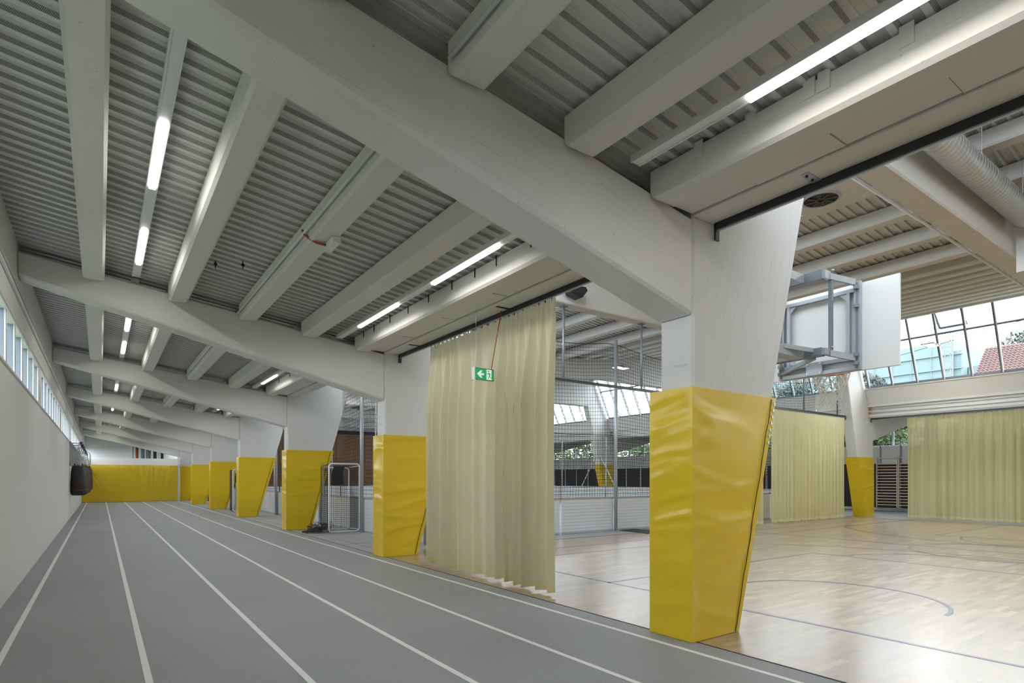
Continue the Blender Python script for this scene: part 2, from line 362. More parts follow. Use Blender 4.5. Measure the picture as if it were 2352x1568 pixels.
# strip window: frames with paired mullions, pier at each frame
wi = 0
def strip_windows(xin, sgn, z0, z1, pitch, start, nb, mat, base='window', y_lo=-12, y_hi=47, pier_off=0.55, w_=0.15):
    """row of upright lights; one window object per bay, its frame, mullions and panes as parts"""
    global wi
    for n in range(nb):
        ya = start + 7.3 * n; 
        if ya > y_hi or ya + 7.3 < y_lo: continue
        wi += 1
        fr = MB().box(min(xin, xin + sgn * .12), max(xin, xin + sgn * .12), ya, ya + 7.3 - pier_off, z1 - .045, z1).build('window_%d' % wi, mat, kind='structure')
        MB().box(min(xin, xin + sgn * .12), max(xin, xin + sgn * .12), ya, ya + 7.3 - pier_off, z0, z0 + .04).build('bottom_rail', mat, fr)
        nn_ = int(round((7.3 - pier_off) / pitch)); pp = (7.3 - pier_off) / nn_
        for k in range(nn_ + 1):
            yc = ya + k * pp
            MB().box(min(xin + sgn * .01, xin + sgn * .14), max(xin + sgn * .01, xin + sgn * .14), yc - w_ / 2, yc + w_ / 2, z0, z1).build('mullion', mat, fr)
            for sd in (-1, 1):
                MB().box(min(xin + sgn * .03, xin + sgn * .10), max(xin + sgn * .03, xin + sgn * .10), yc + sd * (w_ / 2 + .004) - .004, yc + sd * (w_ / 2 + .004) + .004, z0 + .04, z1 - .045).build('glazing_bead', 'frame_grey', fr)
            if k < nn_:
                MB().quad((xin + sgn * .115, yc + w_ / 2, z0 + .03), (xin + sgn * .115, yc + pp - w_ / 2, z0 + .03), (xin + sgn * .115, yc + pp - w_ / 2, z1 - .03), (xin + sgn * .115, yc + w_ / 2, z1 - .03)).build('pane', 'glass', fr)
        MB().box(min(xin, xin + sgn * .12), max(xin, xin + sgn * .12), ya + 7.3 - pier_off + .07, ya + 7.3 - .07, z0 - .02, z1 + .02).build('pier', 'white_enamel', fr)
strip_windows(XL - .02, -1, 3.0, 3.80, 0.955, 15.35 - 7.3 * 4, 8, 'frame_light', y_hi=44)
# back wall with door-height padding
bw = MB().box(-1.2, 4.56, 46.62, 46.85, 0, 2.93).build('wall_back', 'white_enamel', kind='structure')
MB().box(4.4, 4.56, 46.5, 46.62, 2.5, 3.05).build('wall_return', 'white_enamel', bw)
MB().box(-1.3, 31.9, Y1, Y1 + .2, 0, 8.5).build('wall_far', 'plaster', kind='structure')
MB().box(-1.3, 31.9, Y0 - .2, Y0, 0, 8.5).build('wall_rear', 'plaster', kind='structure')
# niche pipes above the back wall
for k, (x, mt, r) in enumerate([(2.15, 'red', .09), (2.5, 'galv_dark', .12), (2.85, 'galv_dark', .16), (3.25, 'charcoal', .11), (3.5, 'frame_light', .04), (3.7, 'charcoal', .09), (1.9, 'galv', .05)]):
    MB().tube([(x, 49.5, 0.0), (x, 49.5, 4.0)], r, 10).build('riser_pipe', mt, smooth=True, label='%s vertical pipe in the gap above the far back wall, %s from the left' % ({'red': 'red', 'galv_dark': 'grey', 'charcoal': 'black', 'frame_light': 'thin white', 'galv': 'thin grey'}[mt], ['second', 'third', 'fourth', 'fifth', 'sixth', 'last', 'first'][k]), cat='pipe', group='pipes above the far back wall')
# far outer wall (beyond the far aisle)
XR = 31.5
wr = MB().box(XR, XR + .3, Y0, Y1, 0, 3.15).build('wall_right', 'plaster', kind='structure')
MB().box(XR - .02, XR + .3, Y0, Y1, 4.35, 5.2).build('edge_beam', 'concrete_beam', wr)
MB().box(XR - .04, XR + .0, Y0, Y1, 3.11, 3.16).build('window_sill', 'frame_light', wr)
strip_windows(XR + .05, 1, 3.15, 4.35, 1.37, 3.47 - 14.6 + .1, 9, 'frame_light', w_=0.07, pier_off=.45)
k = 0; y = -10.0
while y < 46:                       # dark panels behind the wall bars
    MB().box(XR - .03, XR - .001, y + .06, y + 1.30, 0.12, 2.30).build('dark_panel', 'charcoal', wr)
    y += 1.37
# end wall of the hall: brown boarding
eb = MB().box(5.6, 25.5, 47.9, 48.1, 0, 7.6).build('wall_end', 'plaster', kind='structure')
for k in range(40):
    x = 5.8 + k * 0.49
    MB().box(x, x + .475, 47.86, 47.9, 0.0, 5.25).build('board', 'wood_wall', eb)
MB().box(5.6, 25.5, 47.82, 47.9, 5.27, 5.6).build('dark_band', 'charcoal', eb)

# ------------------------------------------------------------------ frames
def frame(n, y):
    nm = {0: 'nearest', 1: 'second', 2: 'third', 3: 'fourth', 4: 'fifth', 5: 'sixth', 6: 'seventh'}
    lab = ('%s white concrete frame from the camera, slanting column and sloping rafter' % nm[n]) if n >= 0 else 'white concrete frame behind the camera, %s one' % ('nearer' if n == -1 else 'farther')
    t = thing('concrete_frame', lab, 'frame', (4.9, y, 0), 'white concrete frames along the track')
    y1 = y + TF
    col = [(4.58, 0), (5.24, 0), (5.26 + .285 * 5.85, 5.85), (7.45, 7.42), (6.35, 7.42), (5.25, 5.2), (5.05, 4.85), (4.58, 4.45)]
    MB().prism(col, 'y', y, y1).build('column', 'concrete_column', t, bevel=.026)
    raf = [(XL, 4.455), (4.579, 3.10), (4.579, 4.02), (-.3, 4.71), (XL, 4.80)]
    MB().prism(raf, 'y', y, y1).build('rafter', 'concrete', t, bevel=.026)
    zc = 6.46
    hr = [(6.95, 5.85), (mir(6.95), 5.85), (mir(6.9), 7.45), (XC, zc), (6.9, 7.45)]
    MB().prism(hr, 'y', y + .001, y1 - .001).build('hall_rafter', 'concrete_beam', t, bevel=.026)
    colf = [(mir(a), b_) for a, b_ in col]
    MB().prism(colf, 'y', y, y1).build('column', 'concrete_column', t, bevel=.026)
    raff = [(mir(a), b_) for a, b_ in raf]; raff[0] = (XR, 4.455); raff[-1] = (XR, 4.80)
    MB().prism(raff, 'y', y, y1).build('rafter', 'concrete', t, bevel=.026)
    if n in (0,):
        for x in [7.6 + .95 * k for k in range(9)]:
            MB().tube([(x, y + .2, 5.845), (x, y + .2, 5.851)], .03, 10).build('anchor_plug', 'deck', t)
for n in range(-2, 7): frame(n, YF[n + 2])

# ------------------------------------------------------------------ roof deck
PITCH = 0.186
def deck(x0, x1, zf, ya, yb, name, parent):
    V = []; F = []; UV = []; MI = []
    n0 = math.floor(ya / PITCH); n1 = math.ceil(yb / PITCH)
    zo = 0.27
    def strip(ya_, za, yb_, zb, mi):
        i = len(V)
        for (x, yy, dz) in ((x0, ya_, za), (x1, ya_, za), (x1, yb_, zb), (x0, yb_, zb)): V.append((x, yy, zf(x) + zo + dz))
        F.append((i, i + 1, i + 2, i + 3)); ll = math.hypot(yb_ - ya_, zb - za)
        UV.append([(x0, 0), (x1, 0), (x1, ll), (x0, ll)]); MI.append(mi)
    Hh = 0.034
    for k in range(n0, n1):
        y = k * PITCH
        strip(y, Hh, y + .018, 0, 1); strip(y + .018, 0, y + .062, 0, 0); strip(y + .062, 0, y + .080, Hh, 1)
        strip(y + .080, Hh, y + .133, Hh, 0); strip(y + .133, Hh, y + .136, Hh - .004, 0); strip(y + .136, Hh - .004, y + PITCH, Hh, 0)
    me = bpy.data.meshes.new(name); me.from_pydata(V, [], F); me.update()
    me.materials.append(MAT['deck']); me.materials.append(MAT['deck_web'])
    u = me.uv_layers.new(name='UVMap'); li = 0
    for p, uvq in zip(me.polygons, UV):
        p.material_index = MI[p.index]
        for c in uvq: u.data[li].uv = c; li += 1
    o = bpy.data.objects.new(name, me); COL.objects.link(o); o.parent = parent
    return o
roof = MB().prism([(XL - .4, zp(XL) + .5), (4.62, zp(4.62) + .5), (4.62, zp(4.62) + .56), (XL - .4, zp(XL) + .56)], 'y', Y0, Y1).build('ceiling', 'roofing', kind='structure')
MB().prism([(6.3, zh(6.3) + .42), (XC, zh(XC) + .42), (mir(6.3), zh(6.3) + .42), (mir(6.3), zh(6.3) + .5), (XC, zh(XC) + .5), (6.3, zh(6.3) + .5)], 'y', Y0, Y1).build('roof_cover', 'roofing', roof)
MB().prism([(mir(XL) + .4, zp(XL) + .5), (mir(4.62), zp(4.62) + .5), (mir(4.62), zp(4.62) + .56), (mir(XL) + .4, zp(XL) + .56)], 'y', Y0, Y1).build('roof_cover', 'roofing', roof)
deck(XL, 4.3, zp, Y0, Y1, 'metal_deck', roof)
deck(6.35, XC, zh, Y0, 47.9, 'metal_deck', roof)
deck(XC, mir(6.35), zh, Y0, 47.9, 'metal_deck', roof)
deck(mir(4.3), mir(XL), lambda x: zp(mir(x)), Y0, Y1, 'metal_deck', roof)
# fascia of the eaves above the clerestories
for sx in (0, 1):
    f_ = (lambda a: a) if sx == 0 else mir
    MB().prism([(f_(6.42), 7.40), (f_(6.55), 7.40), (f_(6.65), 7.66), (f_(6.3), 7.9), (f_(6.2), 7.9)], 'y', Y0, 47.9).build('eaves_beam', 'concrete_beam', roof)

# ------------------------------------------------------------------ purlins
def purlin_mesh(wd, dp, L_, rnd=0.10, ch=0.03):
    """bar of length L_ (y from 0), underside at z=0, chamfered long edges, lower ends rounded where it meets the rafters"""
    m_ = MB()
    def outline(b_):
        pts = [(0, dp), (0, rnd)]
        for k in range(1, 5):
            a = math.pi / 2 * k / 4; pts.append((rnd - rnd * math.cos(a), max(b_, rnd - rnd * math.sin(a))))
        for k in range(0, 5):
            a = math.pi / 2 * k / 4; pts.append((L_ - rnd + rnd * math.sin(a), max(b_, rnd - rnd * math.cos(a))))
        pts.append((L_, dp)); return pts
    secs = [(0, ch), (ch, 0), (wd - ch, 0), (wd, ch)]; n = len(outline(0))
    for x, b_ in secs: m_.v += [(x, p[0], p[1]) for p in outline(b_)]
    for q in range(3):
        for k in range(n): m_.f.append((q * n + k, q * n + (k + 1) % n, (q + 1) * n + (k + 1) % n, (q + 1) * n + k))
    m_.f.append(tuple(range(n - 1, -1, -1))); m_.f.append(tuple(range(3 * n, 4 * n)))
    me = m_.mesh('purlin'); me.materials.append(MAT['concrete_beam']); return me
BAY = 7.3 - TF
pm_aisle = purlin_mesh(.27, .27, BAY - .02); pm_hall = purlin_mesh(.30, .27, BAY - .02); pm_far = purlin_mesh(.26, .22, BAY - .02)
BN = {-1: 'bay overhead before the nearest frame', 0: 'bay between nearest and second frames', 1: 'bay between second and third frames', 2: 'bay between third and fourth frames', 3: 'bay between fourth and fifth frames', 4: 'bay between fifth and sixth frames', 5: 'bay between sixth and seventh frames'}
PX = [-0.215, 0.885, 1.93, 2.97, 3.97]
HX = [7.7, 8.95, 10.2, 11.5, 12.75, 14.0, 15.1]
FX = [16.45, 17.45, 18.35, 19.2, 20.05, 20.9, 21.75, 22.55, 23.4]
AX = [mir(v) - .27 for v in PX]
PUR = {}
for bay in range(-1, 6):
    yb = YF[bay + 2] + TF + .01
    for fam, xs, me, zf, nm_, gp in (('aisle', PX, pm_aisle, zp, 'concrete purlin over the track, counted from window wall', 'purlins over the running track'), ('hall', HX, pm_hall, zh, 'hall ceiling purlin near side, counted from the track', 'purlins on the near half of the hall ceiling'), ('far', FX, pm_far, zh, 'hall ceiling purlin far side, counted from the middle', 'purlins on the far half of the hall ceiling'), ('faisle', AX, pm_aisle, lambda x: zp(mir(x)), 'purlin over the far aisle, counted from outer wall', 'purlins over the far aisle')):
        if fam == 'faisle' and bay > 3: continue
        for i, x in enumerate(xs):
            o = bpy.data.objects.new('roof_purlin', me); COL.objects.link(o)
            zz = zf(x + .13) if fam != 'far' else zf(x + .13)
            o.location = (x, yb, zz); PUR[(fam, bay, i)] = o
            tag(o, '%s %s, %s' % (ORD[i], nm_.replace(', counted', ' counted'), BN[bay]), 'beam', gp)
# small mounting tabs on the last aisle purlin, clips
for bay, ys in ((-1, (1.46, 1.95, 2.05, 2.49, 2.95)), (0, (4.6, 5.2, 5.9, 6.4, 7.0, 7.7, 8.4, 9.1, 9.8, 10.3)), (1, (12.0, 13.0, 14.2, 15.4, 16.5))):
    pr = PUR[('aisle', bay, 4)]
    for yy in ys:
        o = MB().box(-.012, 0.0, -.04 if bay < 0 else -.006, .04 if bay < 0 else .006, .17, .30).build('mounting_tab', 'concrete_beam' if bay < 0 else 'charcoal', None)
        o.parent = pr; o.location = (0, yy - pr.location.y, 0)
# conduit along the third aisle purlin
for bay in (-1, 0, 1, 2):
    pr = PUR[('aisle', bay, 2)]
    o = MB().tube([(-.035, .12, .10), (-.035, BAY - .1, .10)], .016, 8).build('conduit', 'frame_light', None, smooth=True); o.parent = pr
# soffit panels between last purlin and edge beam, edge beams with sloped inner face
R2 = random.Random(3)
for side in (0, 1):
    f_ = (lambda a: a) if side == 0 else mir
    for bay in range(-2, 6):
        ya = YF[bay + 2] + TF + .005; yb = ya + BAY - .01
        cuts = [ya, ya + .75, ya + 1.25] + [ya + 1.9 + .72 * k for k in range(7)] + [yb]
        cuts = [c for c in cuts if c <= yb]
        for k in range(len(cuts) - 1):
            a, c = cuts[k], cuts[k + 1]
            if c - a < .05: continue
            dz = .006 if k % 2 else 0
            x0, x1 = sorted((f_(4.24), f_(4.552)))
            MB().box(x0, x1, a + .004, c - .004, 4.045 + dz, 4.10).build('soffit_panel', 'concrete_beam', roof)
        eb_ = [(f_(4.575), 4.03), (f_(4.93), 4.03), (f_(5.0), 4.45), (f_(5.33), 5.2), (f_(4.62), 5.2), (f_(4.575), 4.5)]
        if side == 0:
            MB().prism(eb_, 'y', ya, yb).build('edge_beam', 'concrete_beam', roof, bevel=.012)
        else:
            # far side: sloping fascia, ledge, two pipes and a lower lip, all in view
            MB().prism([(f_(5.33), 5.2), (f_(5.33), 5.13), (f_(5.28), 5.13), (f_(5.05), 4.53), (f_(4.62), 4.53), (f_(4.62), 5.2)], 'y', ya, yb).build('edge_beam', 'concrete_beam', roof)
            MB().box(f_(5.09), f_(4.62), ya, yb, 4.45, 4.53).build('edge_beam', 'concrete_beam', roof)
            MB().box(f_(4.95), f_(4.62), ya, yb, 4.02, 4.449).build('edge_beam', 'deck', roof)
            for kk, (px_, pz) in enumerate(((4.985, 4.37), (4.985, 4.22), (4.975, 4.09))):
                if kk < 2:
                    t_ = MB().tube([(f_(px_), ya + .02, pz), (f_(px_), yb - .10, pz)], .03, 10).build('heating_pipe', 'frame_light', smooth=True, label='%s white pipe under the far window fascia, %s' % (('upper', 'lower')[kk], BN.get(bay, 'bay behind the camera')), cat='pipe', group='white pipes under the far fascia')
                    MB().tube([(f_(px_), yb - .10, pz), (f_(px_), yb, pz)], .034, 10).build('pipe_end', 'orange', t_)
                else:
                    MB().box(f_(px_) - .02, f_(px_) + .02, ya, yb, pz - .025, pz + .02).build('ledge', 'concrete_beam', roof)
# ------------------------------------------------------------------ clerestories (sloping glazing)
def cler(side):
    global wi
    f_ = (lambda a: a) if side == 0 else mir
    B = lambda y, t: Vector((f_(5.33 + (6.42 - 5.33) * t), y, 5.21 + (7.50 - 5.21) * t))
    nrm = (Vector((f_(1), 0, 0)) - Vector((f_(0), 0, 0))).normalized()
    out = Vector((-nrm.x * .90, 0, .43))
    for bay in range(-2, 6):
        ye = YF[bay + 3]; ys = [ye - .18 - .842 * k for k in range(9)][::-1]
        wi += 1
        fr = MB().bar(B(ys[0] - .05, .0) + out * .02, B(ys[-1] + .05, 0) + out * .02, .06, .08).build('window_%d' % wi, 'frame_grey', kind='structure')
        MB().bar(B(ys[0] - .05, 1), B(ys[-1] + .05, 1), .06, .06).build('top_rail', 'frame_grey', fr)
        for y in ys:
            MB().bar(B(y, 0), B(y, 1), .075, .10, up=(0, 1, 0) if False else tuple(out)).build('mullion', 'frame_grey', fr)
            MB().bar(B(y - .03, 0) - out * .06, B(y - .03, 1) - out * .06, .03, .03, up=tuple(out)).build('glazing_cap', 'frame_light', fr)
        T = .665
        MB().bar(B(ys[0], T), B(ys[-1], T), .05, .09, up=tuple(out)).build('transom', 'frame_grey', fr)
        MB().bar(B(ys[0], T + .018), B(ys[-1], T + .018), .014, .10, up=tuple(out)).build('transom_cap', 'frame_light', fr)
        for k in range(len(ys) - 1):
            ya, yb = ys[k] + .03, ys[k + 1] - .03
            for t0, t1 in ((.02, T - .015), (T + .02, .985)):
                if side == 1 and bay == 0 and abs((ya + yb) / 2 - 7.62) < .3 and t0 > .5:
                    # opened vent sash, hinged at the top, swung outwards
                    piv = B(0, .985); d = (B(0, t0) - piv)
                    ang = math.radians(24) * (1 if side else -1)
                    d = Matrix.Rotation(-ang, 3, 'Y') @ d
                    lo = lambda y, s_=1.0: Vector((piv.x + d.x * s_, y, piv.z + d.z * s_))
                    sh = MB().bar(lo(ya), lo(yb), .07, .07).bar(lo(ya, 0), lo(yb, 0), .07, .07).bar(lo(ya, 0), lo(ya, 1), .07, .07).bar(lo(yb, 0), lo(yb, 1), .07, .07).build('vent_sash', 'frame_grey', fr)
                    MB().quad(lo(ya, 0), lo(yb, 0), lo(yb, 1), lo(ya, 1)).build('pane', 'glass', sh)
                    MB().tube([B((ya + yb) / 2, T) , B((ya + yb) / 2 - .1, T) + Vector((-.25, -.05, -.22))], .015, 8).build('actuator', 'frame_light', fr)
                    continue
                a, b2, c, d2 = B(ya, t0), B(yb, t0), B(yb, t1), B(ya, t1)
                MB().quad(a, b2, c, d2).build('pane', 'glass', fr)
cler(0); cler(1)

# ------------------------------------------------------------------ strip lights
def light_line(x, z, bays, segs, name, where):
    for bay in bays:
        ya = YF[bay + 2] + TF - .25; yb = ya + BAY + .1
        t = thing('strip_light', '%s, %s' % (where, BN[bay]), 'light', (x, ya, z), 'strip lights above the running track')
        MB().box(x - .045, x + .045, ya, yb, z, z + .06).build('trunking', 'alu', t)
        for sx in (-1, 1):
            MB().box(x + sx * .047 - .006, x + sx * .047 + .006, ya, yb, z - .008, z + .05).build('side_rail', 'alu', t)
        for s0, s1 in (segs if not (bay == -1 and x < 1) else segs[:1]):
            a, c = YF[bay + 2] + s0, YF[bay + 2] + s1
            d = MB().prism([(x - .036, z - .001), (x + .036, z - .001), (x + .03, z - .03), (x - .03, z - .03)], 'y', a, c).build('diffuser', 'lamp', t)
            ld = bpy.data.lights.new('strip_lamp', 'AREA'); ld.shape = 'RECTANGLE'; ld.size = .07; ld.size_y = c - a; ld.energy = LAMP_W; ld.color = (1.0, .95, .88)
            lo_ = bpy.data.objects.new('strip_lamp', ld); COL.objects.link(lo_); lo_.location = (x, (a + c) / 2, z - .035)
        for yy in (s for s in (ya + 1.9, ya + 4.6)):
            MB().tube([(x, yy, z + .05), (x, yy, zp(x) + .28)], .003, 5).build('hanger_wire', 'galv', t)
light_line(.45, 4.66, range(-1, 6), [(2.39, 3.77), (5.07, 6.45)], 'a', 'white strip light line nearer the window wall')
light_line(3.62, 4.165, range(-1, 6), [(1.88, 3.43), (4.57, 6.12)], 'b', 'white strip light line nearer the columns')
# hall floodlights: twin LED panels hung from the hall ceiling
FL = [(23.0, 7.75, 6.08), (15.9, 15.3, 5.70), (11.3, 0.2, 6.3), (11.0, -6.0, 6.3), (19.0, -1.0, 6.1), (17.2, -7.5, 6.1), (15.9, 22.5, 5.85), (11.5, 23.0, 6.3), (11.5, 31, 6.3), (19.5, 31, 6.3), (19.5, 38, 6.3), (11.5, 38, 6.3), (21.2, 15.4, 6.2)]
FLL = ['before the far slanted windows', 'over the netted pitch, seen right of the curtain', 'overhead near the camera', 'behind the camera, near side', 'right of the frame', 'behind the camera, far side', 'deeper over the netted pitch', 'over the pitch near the left columns', 'over the middle of the pitch, left', 'over the middle of the pitch, right', 'near the brown end wall, right', 'near the brown end wall, left', 'over the far half of the netted pitch']
for (x, y, z), lb in zip(FL, FLL):
    t = thing('hall_floodlight', 'twin panel floodlight hung %s' % lb, 'light', (x, y, z), 'hall floodlights')
    MB().box(x - .33, x + .33, y - .19, y + .19, z, z + .03).box(x - .05, x + .05, y - .1, y + .1, z + .03, z + .09).build('housing', 'galv_dark', t)
    MB().box(x - .03, x + .03, y - .19, y + .19, z - .012, z - .0005).build('middle_bar', 'handrail', t)
    for sx in (-1, 1):
        MB().box(x + sx * .17 - .125, x + sx * .17 + .125, y - .15, y + .15, z - .008, z - .001).build('panel', 'lamp', t)
        MB().tube([(x + sx * .25, y, z + .03), (x + sx * .25, y, zh(x) + .27)], .004, 5).build('hanger_wire', 'galv', t)
    ld = bpy.data.lights.new('flood_lamp', 'AREA'); ld.shape = 'RECTANGLE'; ld.size = .62; ld.size_y = .32; ld.energy = FLOOD_W; ld.color = (1, .95, .88)
    lo_ = bpy.data.objects.new('flood_lamp', ld); COL.objects.link(lo_); lo_.location = (x, y, z - .02)
MB().box(20.55, 21.05, 9.0, 9.12, 7.0, 7.05).build('emergency_light', 'white_enamel', label='slim white emergency light under the far ceiling purlins', cat='light')

# ------------------------------------------------------------------ column padding
def wrinkle(u, v, seed, amp, low=-.008):
    """folds that sag between the upper corners: u 0..1 across, v metres up"""
    s = 0.0
    for k in range(3):
        q = Vector((u * 0.55 + seed * 3.1 + k * 7, (v + .10 * math.sin(u * 2.6 + seed)) * (2.3 + 1.6 * k), seed * 1.7))
        n_ = noise.noise(q); s += (1 - abs(n_) * 2.2) ** 3 * (0.6 ** k) if n_ > -.4 else 0
    return max(low, amp * (s - .9))
def face_grid(m_, P, nu, nv, disp, nrm):
    base = len(m_.v)
    for j in range(nv + 1):
        for i in range(nu + 1):
            u = i / nu; v = j / nv; p = Vector(P(u, v)); e = min(1, min(u, 1 - u) * 9) * min(1, min(v, 1 - v) * 14)
            m_.v.append(tuple(p + Vector(nrm) * disp(u, p.z) * e))
    for j in range(nv):
        for i in range(nu):
            a = base + j * (nu + 1) + i; m_.f.append((a, a + 1, a + nu + 2, a + nu + 1))
def padding(n, y, side=0, big=True):
    f_ = (lambda a: a) if side == 0 else mir
    nm = ['nearest', 'second nearest', 'third', 'fourth', 'fifth', 'sixth', 'seventh']
    if side == 0: lab = 'glossy yellow padding on the %s track-side column' % nm[n]
    else: lab = 'yellow padding on the %s far-side column beyond the court' % nm[n]
    ya, yb = y - .020, y + .50 if side == 0 else y + .45
    xa = 4.542; zt = 2.42; xr = lambda z: 5.29 + .285 * z
    t = thing('column_padding', lab, 'padding', (f_(4.9), y, 0), 'yellow column paddings')
    m_ = MB(); nu, nv = (26, 80) if n < 3 else (10, 30); sd = n + 5 * side + .37; amp = .013 if n < 3 else .014
    sg = 1 if side == 0 else -1
    face_grid(m_, lambda u, v: (f_(xa + (xr(v * zt) - xa) * u), ya, .004 + v * (zt - .004)), nu, nv, lambda u, z: wrinkle(u, z, sd, amp), (0, -1, 0))
    face_grid(m_, lambda u, v: (f_(xa), yb + (ya - yb) * u, .004 + v * (zt - .004)), nu // 2, nv, lambda u, z: wrinkle(u * .6, z, sd + 9, amp * 1.5, -.025), (-sg, 0, 0))
    face_grid(m_, lambda u, v: (f_(xr(v * zt)), ya + (yb - ya) * u, .004 + v * (zt - .004)), nu // 2, nv, lambda u, z: wrinkle(u, z, sd + 4, amp * .6), (sg, 0, 0))
    face_grid(m_, lambda u, v: (f_(xr(v * zt) + (xa - xr(v * zt)) * u), yb, .004 + v * (zt - .004)), 4, 6, lambda u, z: 0, (0, 1, 0))
    # top rim, open around the column
    c0, c1 = (4.58, y), (5.26 + .285 * zt, y + TF)
    O = [(xa, ya), (xr(zt), ya), (xr(zt), yb), (xa, yb)]; I = [(c0[0], c0[1]), (c1[0], c0[1]), (c1[0], c1[1]), (c0[0], c1[1])]
    for k in range(4):
        a, b_, c, d = O[k], O[(k + 1) % 4], I[(k + 1) % 4], I[k]
        m_.quad(*[(f_(p[0]), p[1], zt) for p in (a, b_, c, d)])
    o = m_.build('cover', 'yellow', t, smooth=True)
    me = o.data
    ed = o.modifiers.new('edge', 'EDGE_SPLIT'); ed.split_angle = math.radians(50)
    # lacing seam near the slanted edge and the edge flap
    pts = []
    for k in range(30):
        z = .01 + (zt - .03) * k / 29; x = xr(z) - .075 - .02 * (z / zt) + .006 * math.sin(z * 9 + n)
        pts.append((f_(x), ya - .006 - .002 * math.sin(z * 21), z))
    if side == 0:
        MB().tube(pts, .0045 if n == 0 else .006, 6).build('seam_cord', 'charcoal', t)
    if n == 0 and side == 0:
        for k in range(7):
            z = 2.34 - .07 * k; MB().box(xr(z) - .035, xr(z) - .010, ya - .010, ya - .002, z, z + .03).build('lacing_tab', 'alu', t)
for n in range(0, 7): padding(n, YF[n + 2])
for n in (1, 2, 3, 4): padding(n, YF[n + 2], 1)
# back wall padding: one quilted sheet with gathered folds from the top edge
t = thing('wall_padding', 'long yellow padded sheet covering the far back wall', 'padding', (1.7, 46.6, 0))
m_ = MB()
def bfold(u, z):
    fan = u * 5.3 - (2.42 - z) * (.9 - u * 1.3); s = noise.noise(Vector((fan * 3.2, z * .25, 1.3)))
    s2 = noise.noise(Vector((fan * 6.5 + 4, z * .4, 7.7)))
    return (.05 * (1 - abs(s) * 2) + .025 * (1 - abs(s2) * 2)) * min(1, max(0, (z - .5) / 1.4))
face_grid(m_, lambda u, v: (-.95 + 5.33 * u, 46.53, .02 + v * 2.44), 120, 40, bfold, (0, -1, 0))
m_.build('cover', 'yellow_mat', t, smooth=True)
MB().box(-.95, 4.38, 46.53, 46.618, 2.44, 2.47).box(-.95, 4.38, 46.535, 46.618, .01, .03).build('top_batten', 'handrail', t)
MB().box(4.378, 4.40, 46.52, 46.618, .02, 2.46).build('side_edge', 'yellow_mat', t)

# ------------------------------------------------------------------ curtains and tracks
def track(name, p, q, lab, brackets=()):
    t = thing(name, lab, 'curtain rail', p)
    P_, Q_ = Vector(p), Vector(q)
    MB().bar(P_ + Vector((0, 0, .042)), Q_ + Vector((0, 0, .042)), .06, .066).build('rail', 'black_alu', t)
    MB().bar(P_ + Vector((0, 0, .003)), Q_ + Vector((0, 0, .003)), .022, .012).build('runner_slot', 'galv', t)
    MB().bar(P_ + Vector((0, 0, .077)), Q_ + Vector((0, 0, .077)), .012, .004).build('top_flange', 'alu', t)
    for e_ in (P_, Q_): MB().box(e_.x - .03, e_.x + .03, e_.y - .01, e_.y + .01, e_.z - .09, e_.z + .07).build('end_bracket', 'black', t)
    return t
tk = track('curtain_track', (4.89, -3.4, 3.955), (4.89, 3.43, 3.955), 'black curtain track overhead running to the nearest column')
for yy in (-.9, 2.45):
    MB().box(4.66, 4.93, yy - .035, yy + .035, 4.022, 4.034).build('wall_bracket', 'galv', tk)
    for xx in (4.70, 4.79): MB().tube([(xx, yy, 4.022), (xx, yy, 4.008)], .010, 6).build('bolt', 'charcoal', tk)
tk = track('curtain_track', (4.89, 3.9, 3.955), (4.89, 10.74, 3.955), 'black curtain track carrying the near yellow curtain')
for yy in (6.9, 9.8):
    MB().box(4.64, 4.92, yy - .02, yy + .02, 4.020, 4.029).build('wall_bracket', 'charcoal', tk)
